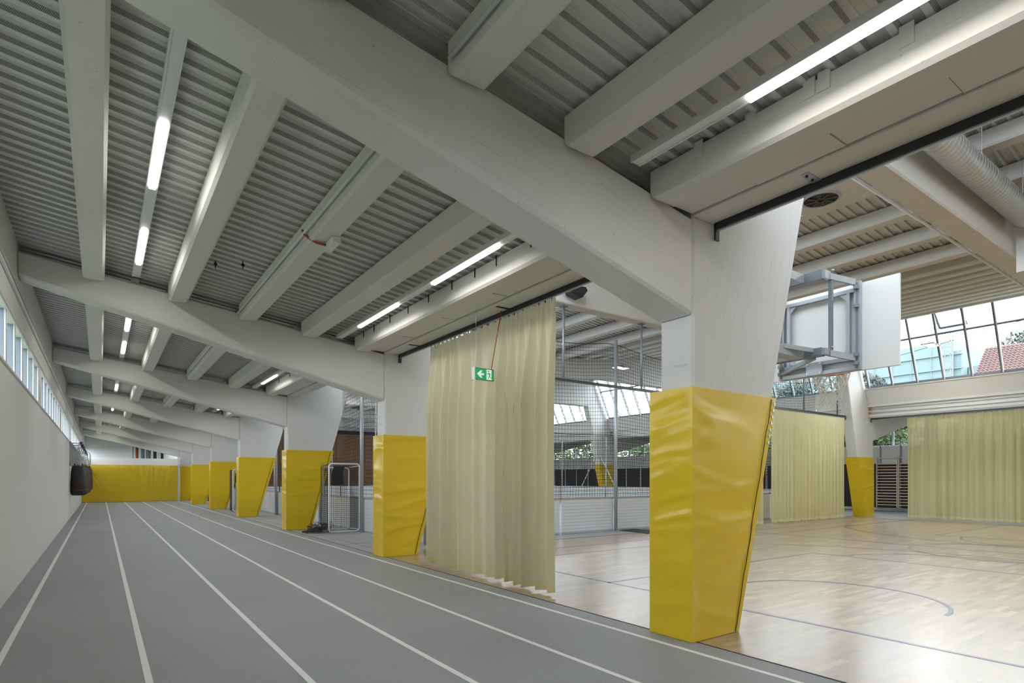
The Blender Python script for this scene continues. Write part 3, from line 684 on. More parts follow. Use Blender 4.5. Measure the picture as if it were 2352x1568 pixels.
def curtain(name, lab, p, q, z0, z1, amp, wl0, mat, seed, hemmat='curtain_hem', per=7, group=None, seams=()):
    t = thing(name, lab, 'curtain', (p[0], p[1], z0), group)
    P_, Q_ = Vector((p[0], p[1], 0)), Vector((q[0], q[1], 0)); D = (Q_ - P_); Lc = D.length; D.normalize(); Nn = Vector((-D.y, D.x, 0))
    rr = random.Random(seed)
    # irregular fold phases
    s = 0; knots = [(0, 0)]; ph = 0
    while s < Lc:
        wv = wl0 * rr.uniform(.65, 1.5); s += wv; ph += 1; knots.append((s, ph))
    nf = len(knots); amps = [amp * rr.uniform(.6, 1.25) for _ in range(nf + 2)]; bel = [rr.uniform(-.3, .3) for _ in range(nf + 2)]
    m_ = MB(); nu = nf * per * 2; nv = 26; hemv = .10
    zs = [z0, z0 + hemv] + [z0 + hemv + (z1 - z0 - hemv) * (k / (nv - 1)) for k in range(1, nv)]
    grid = []
    for j, z in enumerate(zs):
        v = (z - z0) / (z1 - z0)
        for i in range(nu + 1):
            s = Lc * i / nu
            k = 0
            while k < nf - 2 and knots[k + 1][0] < s: k += 1
            fr = (s - knots[k][0]) / (knots[k + 1][0] - knots[k][0]); ph = k + fr
            aa = amps[k] * (1 - fr) + amps[k + 1] * fr
            top = .35 + .65 * min(1, (1 - v) * 5)
            # broad folds low down, tighter pleats at the top
            a1 = math.sin(2 * math.pi * ph + .25 * math.sin(v * 4 + bel[k])) + .28 * math.sin(4 * math.pi * ph + bel[k] * 5)
            a2 = .55 * math.sin(4 * math.pi * ph + bel[k] * 3)
            w_ = min(1, (1 - v) * 3.0)
            off = aa * (a1 * w_ + a2 * (1 - w_)) * top
            sh = .35 * aa * math.cos(2 * math.pi * ph) * w_
            zz = z + (.012 * math.sin(ph * 2.1 + seed) + .008 * math.sin(ph * 5.3) if j == 0 else 0)
            if j == len(zs) - 1: zz += .012 * math.sin(4 * math.pi * ph)
            grid.append(tuple(P_ + D * (s + sh) + Nn * off + Vector((0, 0, zz))))
    W_ = nu + 1
    body = MB(); body.v = grid; hem = MB()
    for j in range(1, len(zs) - 1):
        for i in range(nu): a = j * W_ + i; body.f.append((a, a + 1, a + W_ + 1, a + W_))
    o = body.build('cloth', mat, t, smooth=True, recalc=False)
    hem.v = grid[:2 * W_]
    for i in range(nu): hem.f.append((i, i + 1, i + 1 + W_, i + W_))
    hem.build('hem', hemmat, t, smooth=True, recalc=False)
    # hooks into the rail
    hk = MB(); n_h = max(3, int(Lc / .14))
    for k in range(n_h):
        s = Lc * (k + .5) / n_h; c = P_ + D * s; hk.box(c.x - .006, c.x + .006, c.y - .006, c.y + .006, z1 - .012, z1 + .025)
    hk.build('gliders', 'black', t)
    return t
curtain('curtain', 'pale yellow floor-length curtain between the two nearest columns', (4.89, 5.88), (4.89, 9.45), .05, 3.935, .115, .29, 'curtain', 4)
track('curtain_track', (8.6, 11.0, 3.97), (24.05, 11.0, 3.97), 'dark divider rail hung across the court by rods')
for i, x in enumerate((9.41, 12.25, 15.1, 18.0, 20.9, 23.4)):
    t = thing('hanger_rod', 'grey steel rod holding the divider rail, %s from the left' % ORD[i], 'rod', (x, 11.0, 4.0), 'rods holding the divider rail')
    MB().tube([(x, 11.0, 4.04), (x, 11.0, 5.84)], .03, 10).build('tube', 'galv_dark', t, smooth=True)
    MB().box(x - .09, x + .09, 10.92, 11.08, 5.832, 5.849).build('top_plate', 'galv_dark', t)
    MB().box(x - .07, x + .07, 10.96, 11.04, 4.035, 4.05).build('foot_plate', 'galv_dark', t)
curtain('curtain', 'yellow curtain hanging on the divider rail beside the far padded column', (18.83, 11.0), (23.95, 11.0), .04, 3.95, .07, .22, 'curtain_sheer', 11)
curtain('curtain', 'narrow edge of yellow curtain showing behind the nearest column', (16.9, 11.0), (18.22, 11.0), .04, 3.95, .07, .22, 'curtain_sheer', 12)
track('curtain_track', (25.6, 10.7, 3.935), (25.6, -3.4, 3.935), 'dark curtain rail along the far aisle')
curtain('curtain', 'wide sheer yellow curtain along the far aisle at right', (25.6, 9.42), (25.6, -2.6), .05, 3.92, .075, .30, 'curtain_sheer', 21)
MB().box(25.30, 25.42, 10.70, 10.772, 3.80, 3.86).build('sensor', 'white_enamel', label='small white sensor box at the end of the far curtain rail', cat='sensor')

# ------------------------------------------------------------------ wall bars on the far wall
for i in range(12):
    y0 = 13.15 - 1.17 * i * 1.0
    y0 = 12.86 - .96 * i
    t = thing('wall_bars', 'wooden wall bars on the far wall, %s section from the far column' % ORD[i], 'wall bars', (XR - .1, y0 - .9, 0), 'wall bars on the far outer wall')
    for yy in (y0, y0 - .90):
        MB().box(XR - .17, XR - .05, yy - .02, yy + .02, .15, 2.62).build('upright', 'wood_bar', t)
    z = .25
    for k in range(15):
        MB().bar((XR - .12, y0 - .9, .27 + .143 * k), (XR - .12, y0, .27 + .143 * k), .05, .042).build('rung', 'wood_bar', t)
    MB().bar((XR - .17, y0 - .9, 2.56), (XR - .17, y0, 2.56), .035, .03).build('rung', 'wood_bar', t)
    MB().box(XR - .2, XR - .05, y0 - .92, y0 + .02, .09, .12).build('foot_rail', 'galv', t)
for i, yy in enumerate((12.75, 11.85, 10.9)):
    MB().box(XR - .05, XR - .0, yy - .03, yy + .03, 2.30, 3.22).build('post', 'galv_dark', wr)

# ------------------------------------------------------------------ street-hockey pitch enclosure: boards, posts, nets
XP0, XP1, YP0, YP1 = 6.24, 24.25, 12.3, 45.0
def board_panel(ax, fixed, a, c, lab, hi=.96, detailed=True, sg=-1):
    """one panel: frame, ribbed slats, handrail. ax 'x': runs along X at y=fixed; 'y': runs along Y at x=fixed; sg = side the slats face"""
    t = thing('rink_board', lab, 'board', ((a + c) / 2, fixed, 0) if ax == 'x' else (fixed, (a + c) / 2, 0), 'white boards around the netted pitch')
    def bx(u0, u1, d0, d1, z0, z1, m_=None):
        m_ = m_ or MB(); d0, d1 = sorted((fixed + d0, fixed + d1))
        return m_.box(u0, u1, d0, d1, z0, z1) if ax == 'x' else m_.box(d0, d1, u0, u1, z0, z1)
    bx(a + .01, c - .01, -.015, .015, .05, hi).build('core', 'board_white', t)
    n_ = 10; hh = (hi - .06) / n_; first = None
    for k in range(n_):
        z = .055 + k * hh
        bx(a + .012, c - .012, sg * .016, sg * .028, z + .004, z + hh - .006).build('slat', 'board_white', t)
    bx(a, c, -.03, .03, hi, hi + .045).build('handrail', 'handrail', t)
    bx(a + .01, c - .01, -.03, .03, .005, .05).build('foot_rail', 'galv', t)
xs = [XP0 + (12.48 - XP0) / 3 * k for k in range(4)] + [12.48 + 2.1 * k for k in range(1, 7)]
for k in range(len(xs) - 1): board_panel('x', YP0, xs[k] + .03, xs[k + 1] - .03, 'white ribbed pitch board facing the court, %s from the left corner' % ORD[k])
ysL = [12.3, 14.2, 16.12, 18.0, 20.0, 22.0, 24.0, 25.9, 27.6, 30, 32.5, 35, 37.5, 40, 42.5, 45]
for k in range(len(ysL) - 1):
    board_panel('y', XP0, ysL[k] + .03, ysL[k + 1] - .03, 'white pitch board along the track side, %s' % (ORD[k] + ' from the court' if k < 12 else {12: 'third', 13: 'second', 14: 'first'}[k] + ' from the end wall'))
for k in range(8):
    board_panel('y', XP1, YP0 + 4.08 * k + .03, YP0 + 4.08 * (k + 1) - .03, 'white pitch board on the far side, %s from the court' % ORD[k], sg=-1, hi=1.05)
for k in range(4):
    board_panel('x', YP1, XP0 + 4.6 * k + .03, XP0 + 4.6 * (k + 1) - .03, 'white pitch board before the brown end wall, %s from the left' % ORD[k], sg=-1)
def post(x, y, h_, lab, r=.045, sh='round', mt='galv'):
    t = thing('net_post', lab, 'post', (x, y, 0), 'net posts around the pitch')
    MB().tube([(x, y, .01), (x, y, h_)], r, 12).build('pole', mt, t, smooth=True)
    MB().box(x - .10, x + .10, y - .10, y + .10, 0, .012).build('base_plate', mt, t)
post(12.48, YP0 - .09, 5.66, 'grey net post before the boards, seen right of the near curtain', .052)
post(XP0 - .09, 12.1, 5.6, 'corner net post at the court end of the track side boards')
for i, y in enumerate((16.12, 20.0, 26.1, 30.1, 35, 38.9, 45)): post(XP0 - .09, y, 5.4, 'net post on the track side, %s after the corner' % ORD[i], .05)
for i, y in enumerate((15.9, 24.0)): post(XP0 + .25, y, 5.3, 'thin white inner net pole on the track side, %s' % ('nearer one' if i == 0 else 'farther one'), .022, mt='frame_light')
for i, y in enumerate((12.3, 16.4, 20.5, 24.6, 28.6, 32.2, 36.8, 40.8)): post(XP1 + .09, y, 4.0, 'net post on the far side of the pitch, %s from the court' % ORD[i], .04, mt='frame_light')
post(18.9, YP0 - .09, 5.0, 'net post behind the divider curtain', .05); post(24.1, YP0 - .09, 4.4, 'net post at the far corner of the pitch', .05)
for i, x in enumerate((10.5, 14.8, 19.0)): post(x, YP1 + .1, 4.5, 'net post before the brown end wall, %s from the left' % ORD[i], .04, mt='frame_light')
for i, (y, s_) in enumerate(((23.2, 1), (27.5, -1))):   # leaning braces of the far posts
    MB().tube([(XP1 + .15, y, .0), (XP1 + .15, y + s_ * 2.0, 3.0)], .03, 8).build('brace', 'frame_light', label='thin slanting brace on the far side of the pitch, %s of the yellow padding' % ('right' if i == 0 else 'left'), cat='brace')
def net(ax, fixed, a, c, z0, ztop, lab, sp=.105, th=.009, sag=.35, posts=(), bulge=.04, seed=1):
    """rope net hung between posts; the top rope sags, squares follow it; one object"""
    m_ = MB(); P_ = sorted([a] + [p for p in posts if a < p < c] + [c])
    def top(u):
        for k in range(len(P_) - 1):
            if P_[k] <= u <= P_[k + 1] + 1e-6:
                t = (u - P_[k]) / max(1e-6, (P_[k + 1] - P_[k])); return ztop - sag * 4 * t * (1 - t)
        return ztop
    def pt(u, v):
        zt_ = top(u); z = z0 + (zt_ - z0) * v
        d = bulge * noise.noise(Vector((u * .5, z * .6, seed))) * 2
        du = .02 * noise.noise(Vector((u * .8, z * .8, seed + 5)))
        return (u + du, fixed + d, z) if ax == 'x' else (fixed + d, u + du, z)
    nu = int((c - a) / sp); nv = int((ztop - z0) / sp)
    def strand(pts, w_):
        for p, q in zip(pts[:-1], pts[1:]):
            if ax == 'x':
                if abs(q[0] - p[0]) > abs(q[2] - p[2]): m_.quad((p[0], p[1], p[2] - w_), (q[0], q[1], q[2] - w_), (q[0], q[1], q[2] + w_), (p[0], p[1], p[2] + w_)); m_.quad((p[0], p[1] - w_, p[2]), (q[0], q[1] - w_, q[2]), (q[0], q[1] + w_, q[2]), (p[0], p[1] + w_, p[2]))
                else: m_.quad((p[0] - w_, p[1], p[2]), (q[0] - w_, q[1], q[2]), (q[0] + w_, q[1], q[2]), (p[0] + w_, p[1], p[2])); m_.quad((p[0], p[1] - w_, p[2]), (q[0], q[1] - w_, q[2]), (q[0], q[1] + w_, q[2]), (p[0], p[1] + w_, p[2]))
            else:
                if abs(q[1] - p[1]) > abs(q[2] - p[2]): m_.quad((p[0], p[1], p[2] - w_), (q[0], q[1], q[2] - w_), (q[0], q[1], q[2] + w_), (p[0], p[1], p[2] + w_)); m_.quad((p[0] - w_, p[1], p[2]), (q[0] - w_, q[1], q[2]), (q[0] + w_, q[1], q[2]), (p[0] + w_, p[1], p[2]))
                else: m_.quad((p[0], p[1] - w_, p[2]), (q[0], q[1] - w_, q[2]), (q[0], q[1] + w_, q[2]), (p[0], p[1] + w_, p[2])); m_.quad((p[0] - w_, p[1], p[2]), (q[0] - w_, q[1], q[2]), (q[0] + w_, q[1], q[2]), (p[0] + w_, p[1], p[2]))
    def strand(pts, w_, _s=strand):
        if ax == 'x': return _s(pts, w_)
        run = []
        for p in pts:
            inside = any(y - .06 < p[1] < y + TF + .06 for y in YF) and p[2] > (2.3 if fixed < 15 else 2.3)
            if inside:
                if len(run) > 1: _s(run, w_)
                run = []
            else: run.append(p)
        if len(run) > 1: _s(run, w_)
    for i in range(nu + 1):
        u = a + (c - a) * i / nu; strand([pt(u, v / 14) for v in range(15)], th / 2)
    for j in range(nv + 1):
        v = j / nv; ns = max(4, int((c - a) / .5)); strand([pt(a + (c - a) * k / ns, v) for k in range(ns + 1)], th / 2 if j not in (0, nv) else .009)
    o = m_.build('ball_net', 'netting', recalc=False, label=lab, cat='net', kind='stuff')
    return o
net('x', YP0, XP0, XP1, 1.0, 5.6, 'black rope net above the white boards facing the court', posts=(12.48, 18.9), sag=.28)
net('x', YP0 + .05, XP0, XP1, 1.0, 2.86, 'finer black net along the lower half behind the white court boards', posts=(12.48, 18.9), sag=.06, sp=.06, th=.007, seed=11)
net('y', XP0, 12.3, 45, 1.0, 5.4, 'black rope net along the track side of the pitch', posts=(16.12, 20, 26.1, 30.1, 35, 38.9), sag=.25, sp=.115, seed=3)
net('y', XP1, 12.3, 45, 1.05, 4.0, 'black rope net on the far side of the pitch', posts=(16.4, 20.5, 24.6, 28.6, 32.7, 36.8, 40.8), sag=.2, sp=.14, th=.007, seed=5)
net('x', YP1, XP0, XP1, 1.0, 4.5, 'black rope net before the brown end wall', posts=(10.5, 14.8, 19.0), sag=.3, sp=.16, th=.009, seed=8)
MB().prism([(12.65, 12.22), (13.35, 12.28), (13.6, 11.15), (12.55, 11.05)], 'z', 0.0, .015).build('floor_mat', 'charcoal', label='dark grey mat on the floor before the white boards', cat='mat')
# ------------------------------------------------------------------ goals standing on end
def goal(x0, x1, y, h_, dep, lab, black=True, seed=2):
    t = thing('hockey_goal', lab, 'goal', ((x0 + x1) / 2, y, 0), 'hockey goals beside the columns')
    r = .09
    def loop(xa, xb, za, zb, yy):
        pts = []
        for cx, cz, a0 in ((xb - r, zb - r, 0), (xa + r, zb - r, 90), (xa + r, za + r, 180), (xb - r, za + r, 270)):
            for k in range(5):
                a = math.radians(a0 + 22.5 * k); pts.append((cx + math.cos(a) * r, yy, cz + math.sin(a) * r))
        return pts + pts[:1]
    MB().tube(loop(x0, x1, .03, h_, y), .026, 8, caps=False).build('front_frame', 'alu', t, smooth=True)
    MB().tube(loop(x0 + .06, x1 - .05, .04, h_ - .10, y + dep), .018, 8, caps=False).build('rear_frame', 'alu', t, smooth=True)
    br = MB()
    for xx, zz in ((x0 + .03, .08), (x1 - .03, .08), (x0 + .03, h_ - .06), (x1 - .03, h_ - .06)): br.tube([(xx, y, zz), (xx, y + dep, zz - .02)], .016, 6)
    br.build('side_bars', 'alu', t)
    m_ = MB(); sp = .06; w_ = .0035
    def seg(p, q): m_.bar(p, q, w_ * 2, w_ * 2)
    nx = int((x1 - x0) / sp); nz_ = int(h_ / sp)
    for i in range(nx + 1):
        x = x0 + (x1 - x0) * i / nx; seg((x, y + dep, .04), (x, y + dep, h_ - .08)); seg((x, y, h_ - .01), (x, y + dep, h_ - .09))
    for j in range(nz_ + 1):
        z = .04 + (h_ - .1) * j / nz_; seg((x0, y + dep, z), (x1, y + dep, z)); seg((x0, y, z), (x0 + .04, y + dep, z)); seg((x1, y, z), (x1 - .04, y + dep, z))
    for k in range(int(dep / sp) + 1):
        yy = y + sp * k
        for xx in (x0, x1): seg((xx, yy, .04), (xx, yy, h_ - .02))
    m_.build('net', 'netting', t, kind='stuff')
    # lashing cord spiralling round the front frame
    lp = loop(x0, x1, .03, h_, y); sp_ = []
    for a, b_ in zip(lp[:-1], lp[1:]):
        n_ = max(1, int((Vector(a) - Vector(b_)).length / .03))
        for k in range(n_):
            p = Vector(a).lerp(Vector(b_), k / n_); s_ = len(sp_) % 2
            sp_.append(tuple(p + Vector((.028 if s_ else -.028, -.006, .02 if s_ else -.02))))
    MB().tube(sp_, .009, 4).build('lashing', 'black', t)
    if black:
        MB().quad((x0 + .10, y + .10, h_ - .62), (x0 + .45, y + .10, h_ - .60), (x0 + .45, y + .12, h_ - .25), (x0 + .12, y + .12, h_ - .22)).quad((x0 + .12, y + .12, h_ - .22), (x0 + .45, y + .12, h_ - .25), (x0 + .5, y + .14, h_ - .07), (x0 + .2, y + .14, h_ - .07)).build('cloth_flap', 'black', t)
goal(5.28, 6.17, 16.35, 1.975, .75, 'hockey goal stood on end beside the third column')
goal(5.02, 6.02, 29.4, 1.98, .8, 'hockey goal stood on end beside the fifth column')
goal(5.2, 6.0, 44.6, 1.98, .8, 'hockey goal stood on end beyond the sixth column', black=False)
# loose dark net heaped at the foot of the first goal
m_ = MB()
for k in range(46):
    x = 4.9 + .35 * R.random(); y = 16.5 + .6 * R.random(); pts = [(x + .22 * math.sin(a * .9 + k), y + .18 * math.cos(a + k), .02 + .9 * max(0, (x - 4.9)) * abs(math.sin(a + k * .7))) for a in (0, 1, 2, 3, 4)]
    m_.tube(pts, .006, 4)
m_.build('spare_net', 'netting', label='heap of loose black netting at the foot of the nearer goal', cat='net', kind='stuff')

# ------------------------------------------------------------------ basketball backboard on the nearest column
t = thing('basketball_hoop', 'white basketball backboard on grey steel arms, seen from behind', 'basketball hoop', (6.4, 3.6, 3.3))
bx_ = 7.40
MB().box(bx_ - .018, bx_ + .018, CY - .9 - .05, CY + .9 - .05 + .05, 2.84, 3.885).build('backboard', 'white_enamel', t, bevel=.004)
YA, YB = 3.22, 4.16
for yy in (YA, YB):
    MB().box(bx_ - .075, bx_ - .02, yy - .035, yy + .035, 2.85, 3.90).build('rail', 'galv', t)
    MB().box(bx_ - .085, bx_ - .075, yy - .012, yy + .012, 2.86, 3.88).build('rail_slot', 'galv_dark', t)
fr_ = MB(); xi = bx_ - .05
for z in (3.80, 2.99, 2.87): fr_.box(xi - .03, xi + .03, YA + .03, YB - .03, z - .022, z + .022)
for yy in (YA + .10, YB - .10): fr_.box(xi - .028, xi + .028, yy - .018, yy + .018, 2.99, 3.80)
fr_.build('support_frame', 'galv', t)
for yy, z, sy, sz in ((YA + .1, 3.77, 1, -1), (YB - .1, 3.77, -1, -1), (YA + .1, 3.02, 1, 1), (YB - .1, 3.02, -1, 1)):
    MB().prism([(yy, z), (yy + sy * .10, z), (yy, z + sz * .10)], 'x', xi - .02, xi - .012).build('gusset', 'galv', t)
for z, hh in ((3.935, .058), (3.035, .048)):
    xcol = 5.26 + .285 * z
    MB().box(6.84, 6.94, 3.40, 4.02, z - hh, z + hh).build('main_beam', 'galv_dark', t, bevel=.004)
    MB().box(xcol, 6.84, 3.60, 3.76, z - .05, z + .05).build('wall_arm', 'galv', t)
    MB().box(6.86, 6.99, 3.36, 3.40, z - hh + .01, z + hh - .01).build('hinge_block', 'galv', t)
    MB().bar((6.96, 3.36, z - .015), (bx_ - .09, YA + .02, z - .05), .035, .07).build('arm', 'galv', t)
    MB().bar((6.96, 3.95, z - .015), (bx_ - .09, YB, z - .05), .035, .07).build('arm', 'galv', t)
    for q in (0, 1): MB().tube([(6.97 + .02 * q, 3.33, z + .05), (6.97 + .02 * q, 3.33, z + .06)], .012, 6).build('bolt', 'alu', t)
MB().bar((6.93, 3.52, 2.99), (bx_ - .09, YB - .02, 2.93), .04, .05).build('arm', 'galv', t)
MB().bar((6.99, 3.36, 3.05), (6.99, 3.36, 3.90), .04, .04).build('strut', 'galv_dark', t)
MB().bar((6.40, 3.62, 3.08), (6.90, 3.50, 3.06), .05, .05).build('brace', 'galv', t)
for yy in (YA, YB):
    for z in (3.82, 3.60, 3.02, 2.92):
        MB().tube([(bx_ - .10, yy, z - .02), (bx_ - .10, yy, z + .02)], .03, 8).build('clamp', 'galv_dark', t)
MB().box(xi - .045, xi - .032, CY - .12, CY + .08, 2.85, 3.01).build('rim_plate', 'galv', t)
for yy in (CY - .10, CY + .06):
    for z in (2.87, 2.99): MB().tube([(xi - .045, yy, z), (xi - .058, yy, z)], .012, 6).build('bolt', 'alu', t)
MB().box(bx_ + .018, bx_ + .16, CY - .08, CY + .08, 2.88, 2.96).build('rim_bracket', 'orange', t)
rim = [(7.79 + .225 * math.cos(2 * math.pi * k / 32), CY + .225 * math.sin(2 * math.pi * k / 32), 2.935) for k in range(33)]
MB().tube(rim, .010, 8, caps=False).build('rim', 'orange', t, smooth=True)
bn = MB(); NS = 12; lev = [(.225, 0), (.21, -.06), (.185, -.13), (.155, -.19), (.13, -.25), (.115, -.31), (.125, -.36), (.14, -.41)]
def npt(k, j):
    r_, dz = lev[j]; a = 2 * math.pi * (k + (.5 if j % 2 else 0)) / NS
    return (7.79 + r_ * math.cos(a) + .01 * math.sin(k * 3 + j), CY + r_ * math.sin(a), 2.93 + dz + .008 * math.sin(k * 5 + j))
for j in range(len(lev) - 1):
    for k in range(NS):
        if j % 2 == 0: bn.bar(npt(k, j), npt(k, j + 1), .007); bn.bar(npt(k, j), npt(k - 1, j + 1), .007)
        else: bn.bar(npt(k, j), npt(k, j + 1), .007); bn.bar(npt(k, j), npt(k + 1, j + 1), .007)
bn.build('basket_net', 'cotton', t)

# ------------------------------------------------------------------ ducts, speaker, diffuser, hanging clips
t = thing('ventilation_duct', 'silver spiral ventilation duct along the hall rafter at upper right', 'duct', (7.2, 3.15, 6.34))
MB().tube([(7.2, 3.15, 6.34), (13.82, 3.15, 6.34)], .2, 48).build('spiral_pipe', 'duct', t, smooth=True)
rg = MB(); x = 7.26
while x < 13.7:
    rg.tube([(x + .05 * k / 24, 3.15 + .2 * math.cos(math.pi * k / 12), 6.34 + .2 * math.sin(math.pi * k / 12)) for k in range(25)], .0028, 5); x += .115
rg.build('spiral_seam', 'alu', t)
MB().tube([(13.78, 3.15, 6.34), (13.88, 3.15, 6.34)], .22, 40).build('collar', 'galv', t)
MB().box(14.3, 14.4, 3.0, 3.42, 5.5, 6.6).build('end_plenum', 'deck', t)
for x in (8.6, 10.6, 12.6):
    MB().tube([(x, 2.93, 6.34), (x, 2.93, zh(x) + .2)], .006, 6).build('hanger', 'galv', t)
MB().tube([(6.98, 3.93, 5.88), (14.6, 3.93, 5.88), (23.5, 3.93, 5.88)], .022, 8).build('cable_conduit', 'frame_light', smooth=True, label='thin white conduit along the lower edge of the nearest hall rafter', cat='conduit')
t = thing('air_diffuser', 'round black ceiling air diffuser beside the upper end of nearest column', 'air diffuser', (11.0, 5.4, 6.72))
cxd, cyd, zd = 10.98, 5.46, 6.78
MB().box(cxd - .62, cxd + .42, cyd - .75, cyd + .55, zd, zd + .06).build('panel', 'concrete_beam', t)
MB().lathe([(.34, .06), (.34, -.01), (.30, -.035), (.285, -.02), (.285, .05)], (cxd, cyd, zd), 40).build('ring', 'galv', t, smooth=True)
MB().lathe([(0.0, .004), (.285, .004), (.285, .0)], (cxd, cyd, zd - .02), 40).build('throat', 'joint', t)
for k in range(8):
    a = math.pi * k / 4; MB().bar((cxd + .05 * math.cos(a), cyd + .05 * math.sin(a), zd - .03), (cxd + .27 * math.cos(a + .3), cyd + .27 * math.sin(a + .3), zd - .03), .06, .004).build('vane', 'black', t)
MB().prism([(cxd + .30, zd - .0), (cxd + .62, zd + .02), (cxd + .62, zd + .35), (cxd + .30, zd + .1)], 'y', cyd - 1.1, cyd - .45).build('duct_neck', 'deck', t)
t = thing('loudspeaker', 'black loudspeaker on the second hall rafter, above the curtain top', 'loudspeaker', (9.4, 10.5, 5.9))
MB().prism([(9.12, 6.16), (9.60, 6.20), (9.66, 6.12), (9.50, 5.93), (9.44, 5.90), (9.14, 5.98)], 'y', 10.38, 10.62).build('cabinet', 'black', t, bevel=.012)
MB().prism([(9.16, 6.12), (9.58, 6.15), (9.50, 5.96), (9.16, 6.0)], 'y', 10.37, 10.38).build('grille', 'charcoal', t)
MB().box(9.30, 9.40, 10.62, 10.769, 6.02, 6.12).build('bracket', 'black', t)
t = thing('sensor_box', 'small white box with red cable on the underside of third track purlin', 'sensor', (2.2, 6.7, 4.27))
MB().box(2.10, 2.20, 6.38, 6.72, zp(2.07) - .07, zp(2.07) - .002).build('housing', 'white_enamel', t, bevel=.01)
MB().tube([(1.89, 6.80, 4.40), (1.90, 6.76, 4.34), (1.93, 6.70, 4.29), (2.0, 6.66, 4.24), (2.10, 6.62, 4.22)], .014, 8).build('cable', 'red', t, smooth=True)
for i, (x, y) in enumerate(((1.40, 3.15), (1.62, 2.85), (1.32, 9.05), (1.62, 8.75))):
    z = zp(x) + .275
    t = thing('hanging_clip', 'small dark clip hanging from the deck, %s' % ('left of two above the top edge' if i == 0 else 'right of two above the top edge' if i == 1 else 'left of two near the second rafter' if i == 2 else 'right of two near the second rafter'), 'clip', (x, y, z - .1), 'dark clips hanging from the roof deck')
    MB().tube([(x, y, z), (x, y, z - .11)], .007, 6).build('rod', 'charcoal', t); MB().box(x - .02, x + .02, y - .012, y + .012, z - .07, z - .04).build('nut', 'black', t)

# ------------------------------------------------------------------ exit sign
sx0, sx1, sy, sz0, sz1 = 4.34, 4.66, 7.0, 2.965, 3.132
t = thing('exit_sign', 'green emergency exit sign with arrow and running man, hung on red cable', 'exit sign', ((sx0 + sx1) / 2, sy, sz0))
MB().box(sx0, sx1, sy, sy + .05, sz0, sz1).build('housing', 'white_enamel', t)
MB().prism([(sy - .012, sz0 - .012), (sy - .006, (sz0 + sz1) / 2), (sy - .012, sz1 + .012), (sy + .05, sz1), (sy + .062, sz1 + .012), (sy + .066, (sz0 + sz1) / 2), (sy + .062, sz0 - .012), (sy + .05, sz0)], 'x', sx0 - .014, sx0).build('end_cap', 'white_enamel', t)
MB().box(sx1, sx1 + .006, sy - .004, sy + .055, sz0 - .006, sz1 + .006).build('end_cap', 'white_enamel', t)
MB().box(sx0 + .001, sx1 - .001, sy - .004, sy, sz0 + .004, sz1 - .004).build('green_face', 'sign_green', t)
MB().box(sx0, sx1, sy - .006, sy - .001, sz1 - .006, sz1).box(sx0, sx1, sy - .006, sy - .001, sz0, sz0 + .006).build('edge_strip', 'sign_dark', t)
SX = lambda u: sx0 + (sx1 - sx0) * u
SZ = lambda v: sz0 + (sz1 - sz0) * v
def decal(pts, name, mat, d=.0055): MB().prism([(SX(u), SZ(v)) for u, v in pts], 'y', sy - d, sy - .0041).build(name, mat, t)
decal([(.10, .5), (.28, .80), (.39, .80), (.285, .585), (.46, .585), (.46, .405), (.285, .405), (.39, .19), (.28, .19)], 'arrow', 'sign_white')
decal([(.60, .06), (.865, .06), (.865, .94), (.60, .94)], 'doorway', 'sign_white')
def limb(pts, w_=.011):
    for a, b_ in zip(pts[:-1], pts[1:]):
        MB().bar((SX(a[0]), sy - .0062, SZ(a[1])), (SX(b_[0]), sy - .0062, SZ(b_[1])), .0012, w_).build('running_figure', 'sign_green', t)
limb([(.72, .66), (.755, .44)], .020); limb([(.75, .66), (.79, .62), (.835, .50)], .009); limb([(.73, .66), (.67, .56), (.61, .57)], .009)
limb([(.755, .44), (.72, .26), (.665, .14)], .011); limb([(.76, .44), (.79, .27), (.875, .25)], .010)
MB().tube([(SX(.70), sy - .0055, SZ(.80)), (SX(.70), sy - .0068, SZ(.80))], .0095, 12).build('running_figure', 'sign_dark', t)
MB().tube([(4.63, sy + .02, sz1), (4.68, sy + .02, 3.4), (4.79, sy + .02, 3.93), (4.80, sy + .02, 4.02)], .007, 8).build('power_cable', 'red', t, smooth=True)
for f in (.35, .7):
    MB().tube([(4.64 + .145 * f, sy + .02, sz1 + .78 * f), (4.64 + .147 * f, sy + .02, sz1 + .78 * f + .012)], .010, 8).build('cable_tie', 'alu', t)
MB().tube([(4.365, sy + .02, sz1), (4.365, sy + .02, 4.04)], .0016, 5).build('hanger_wire', 'galv', t)

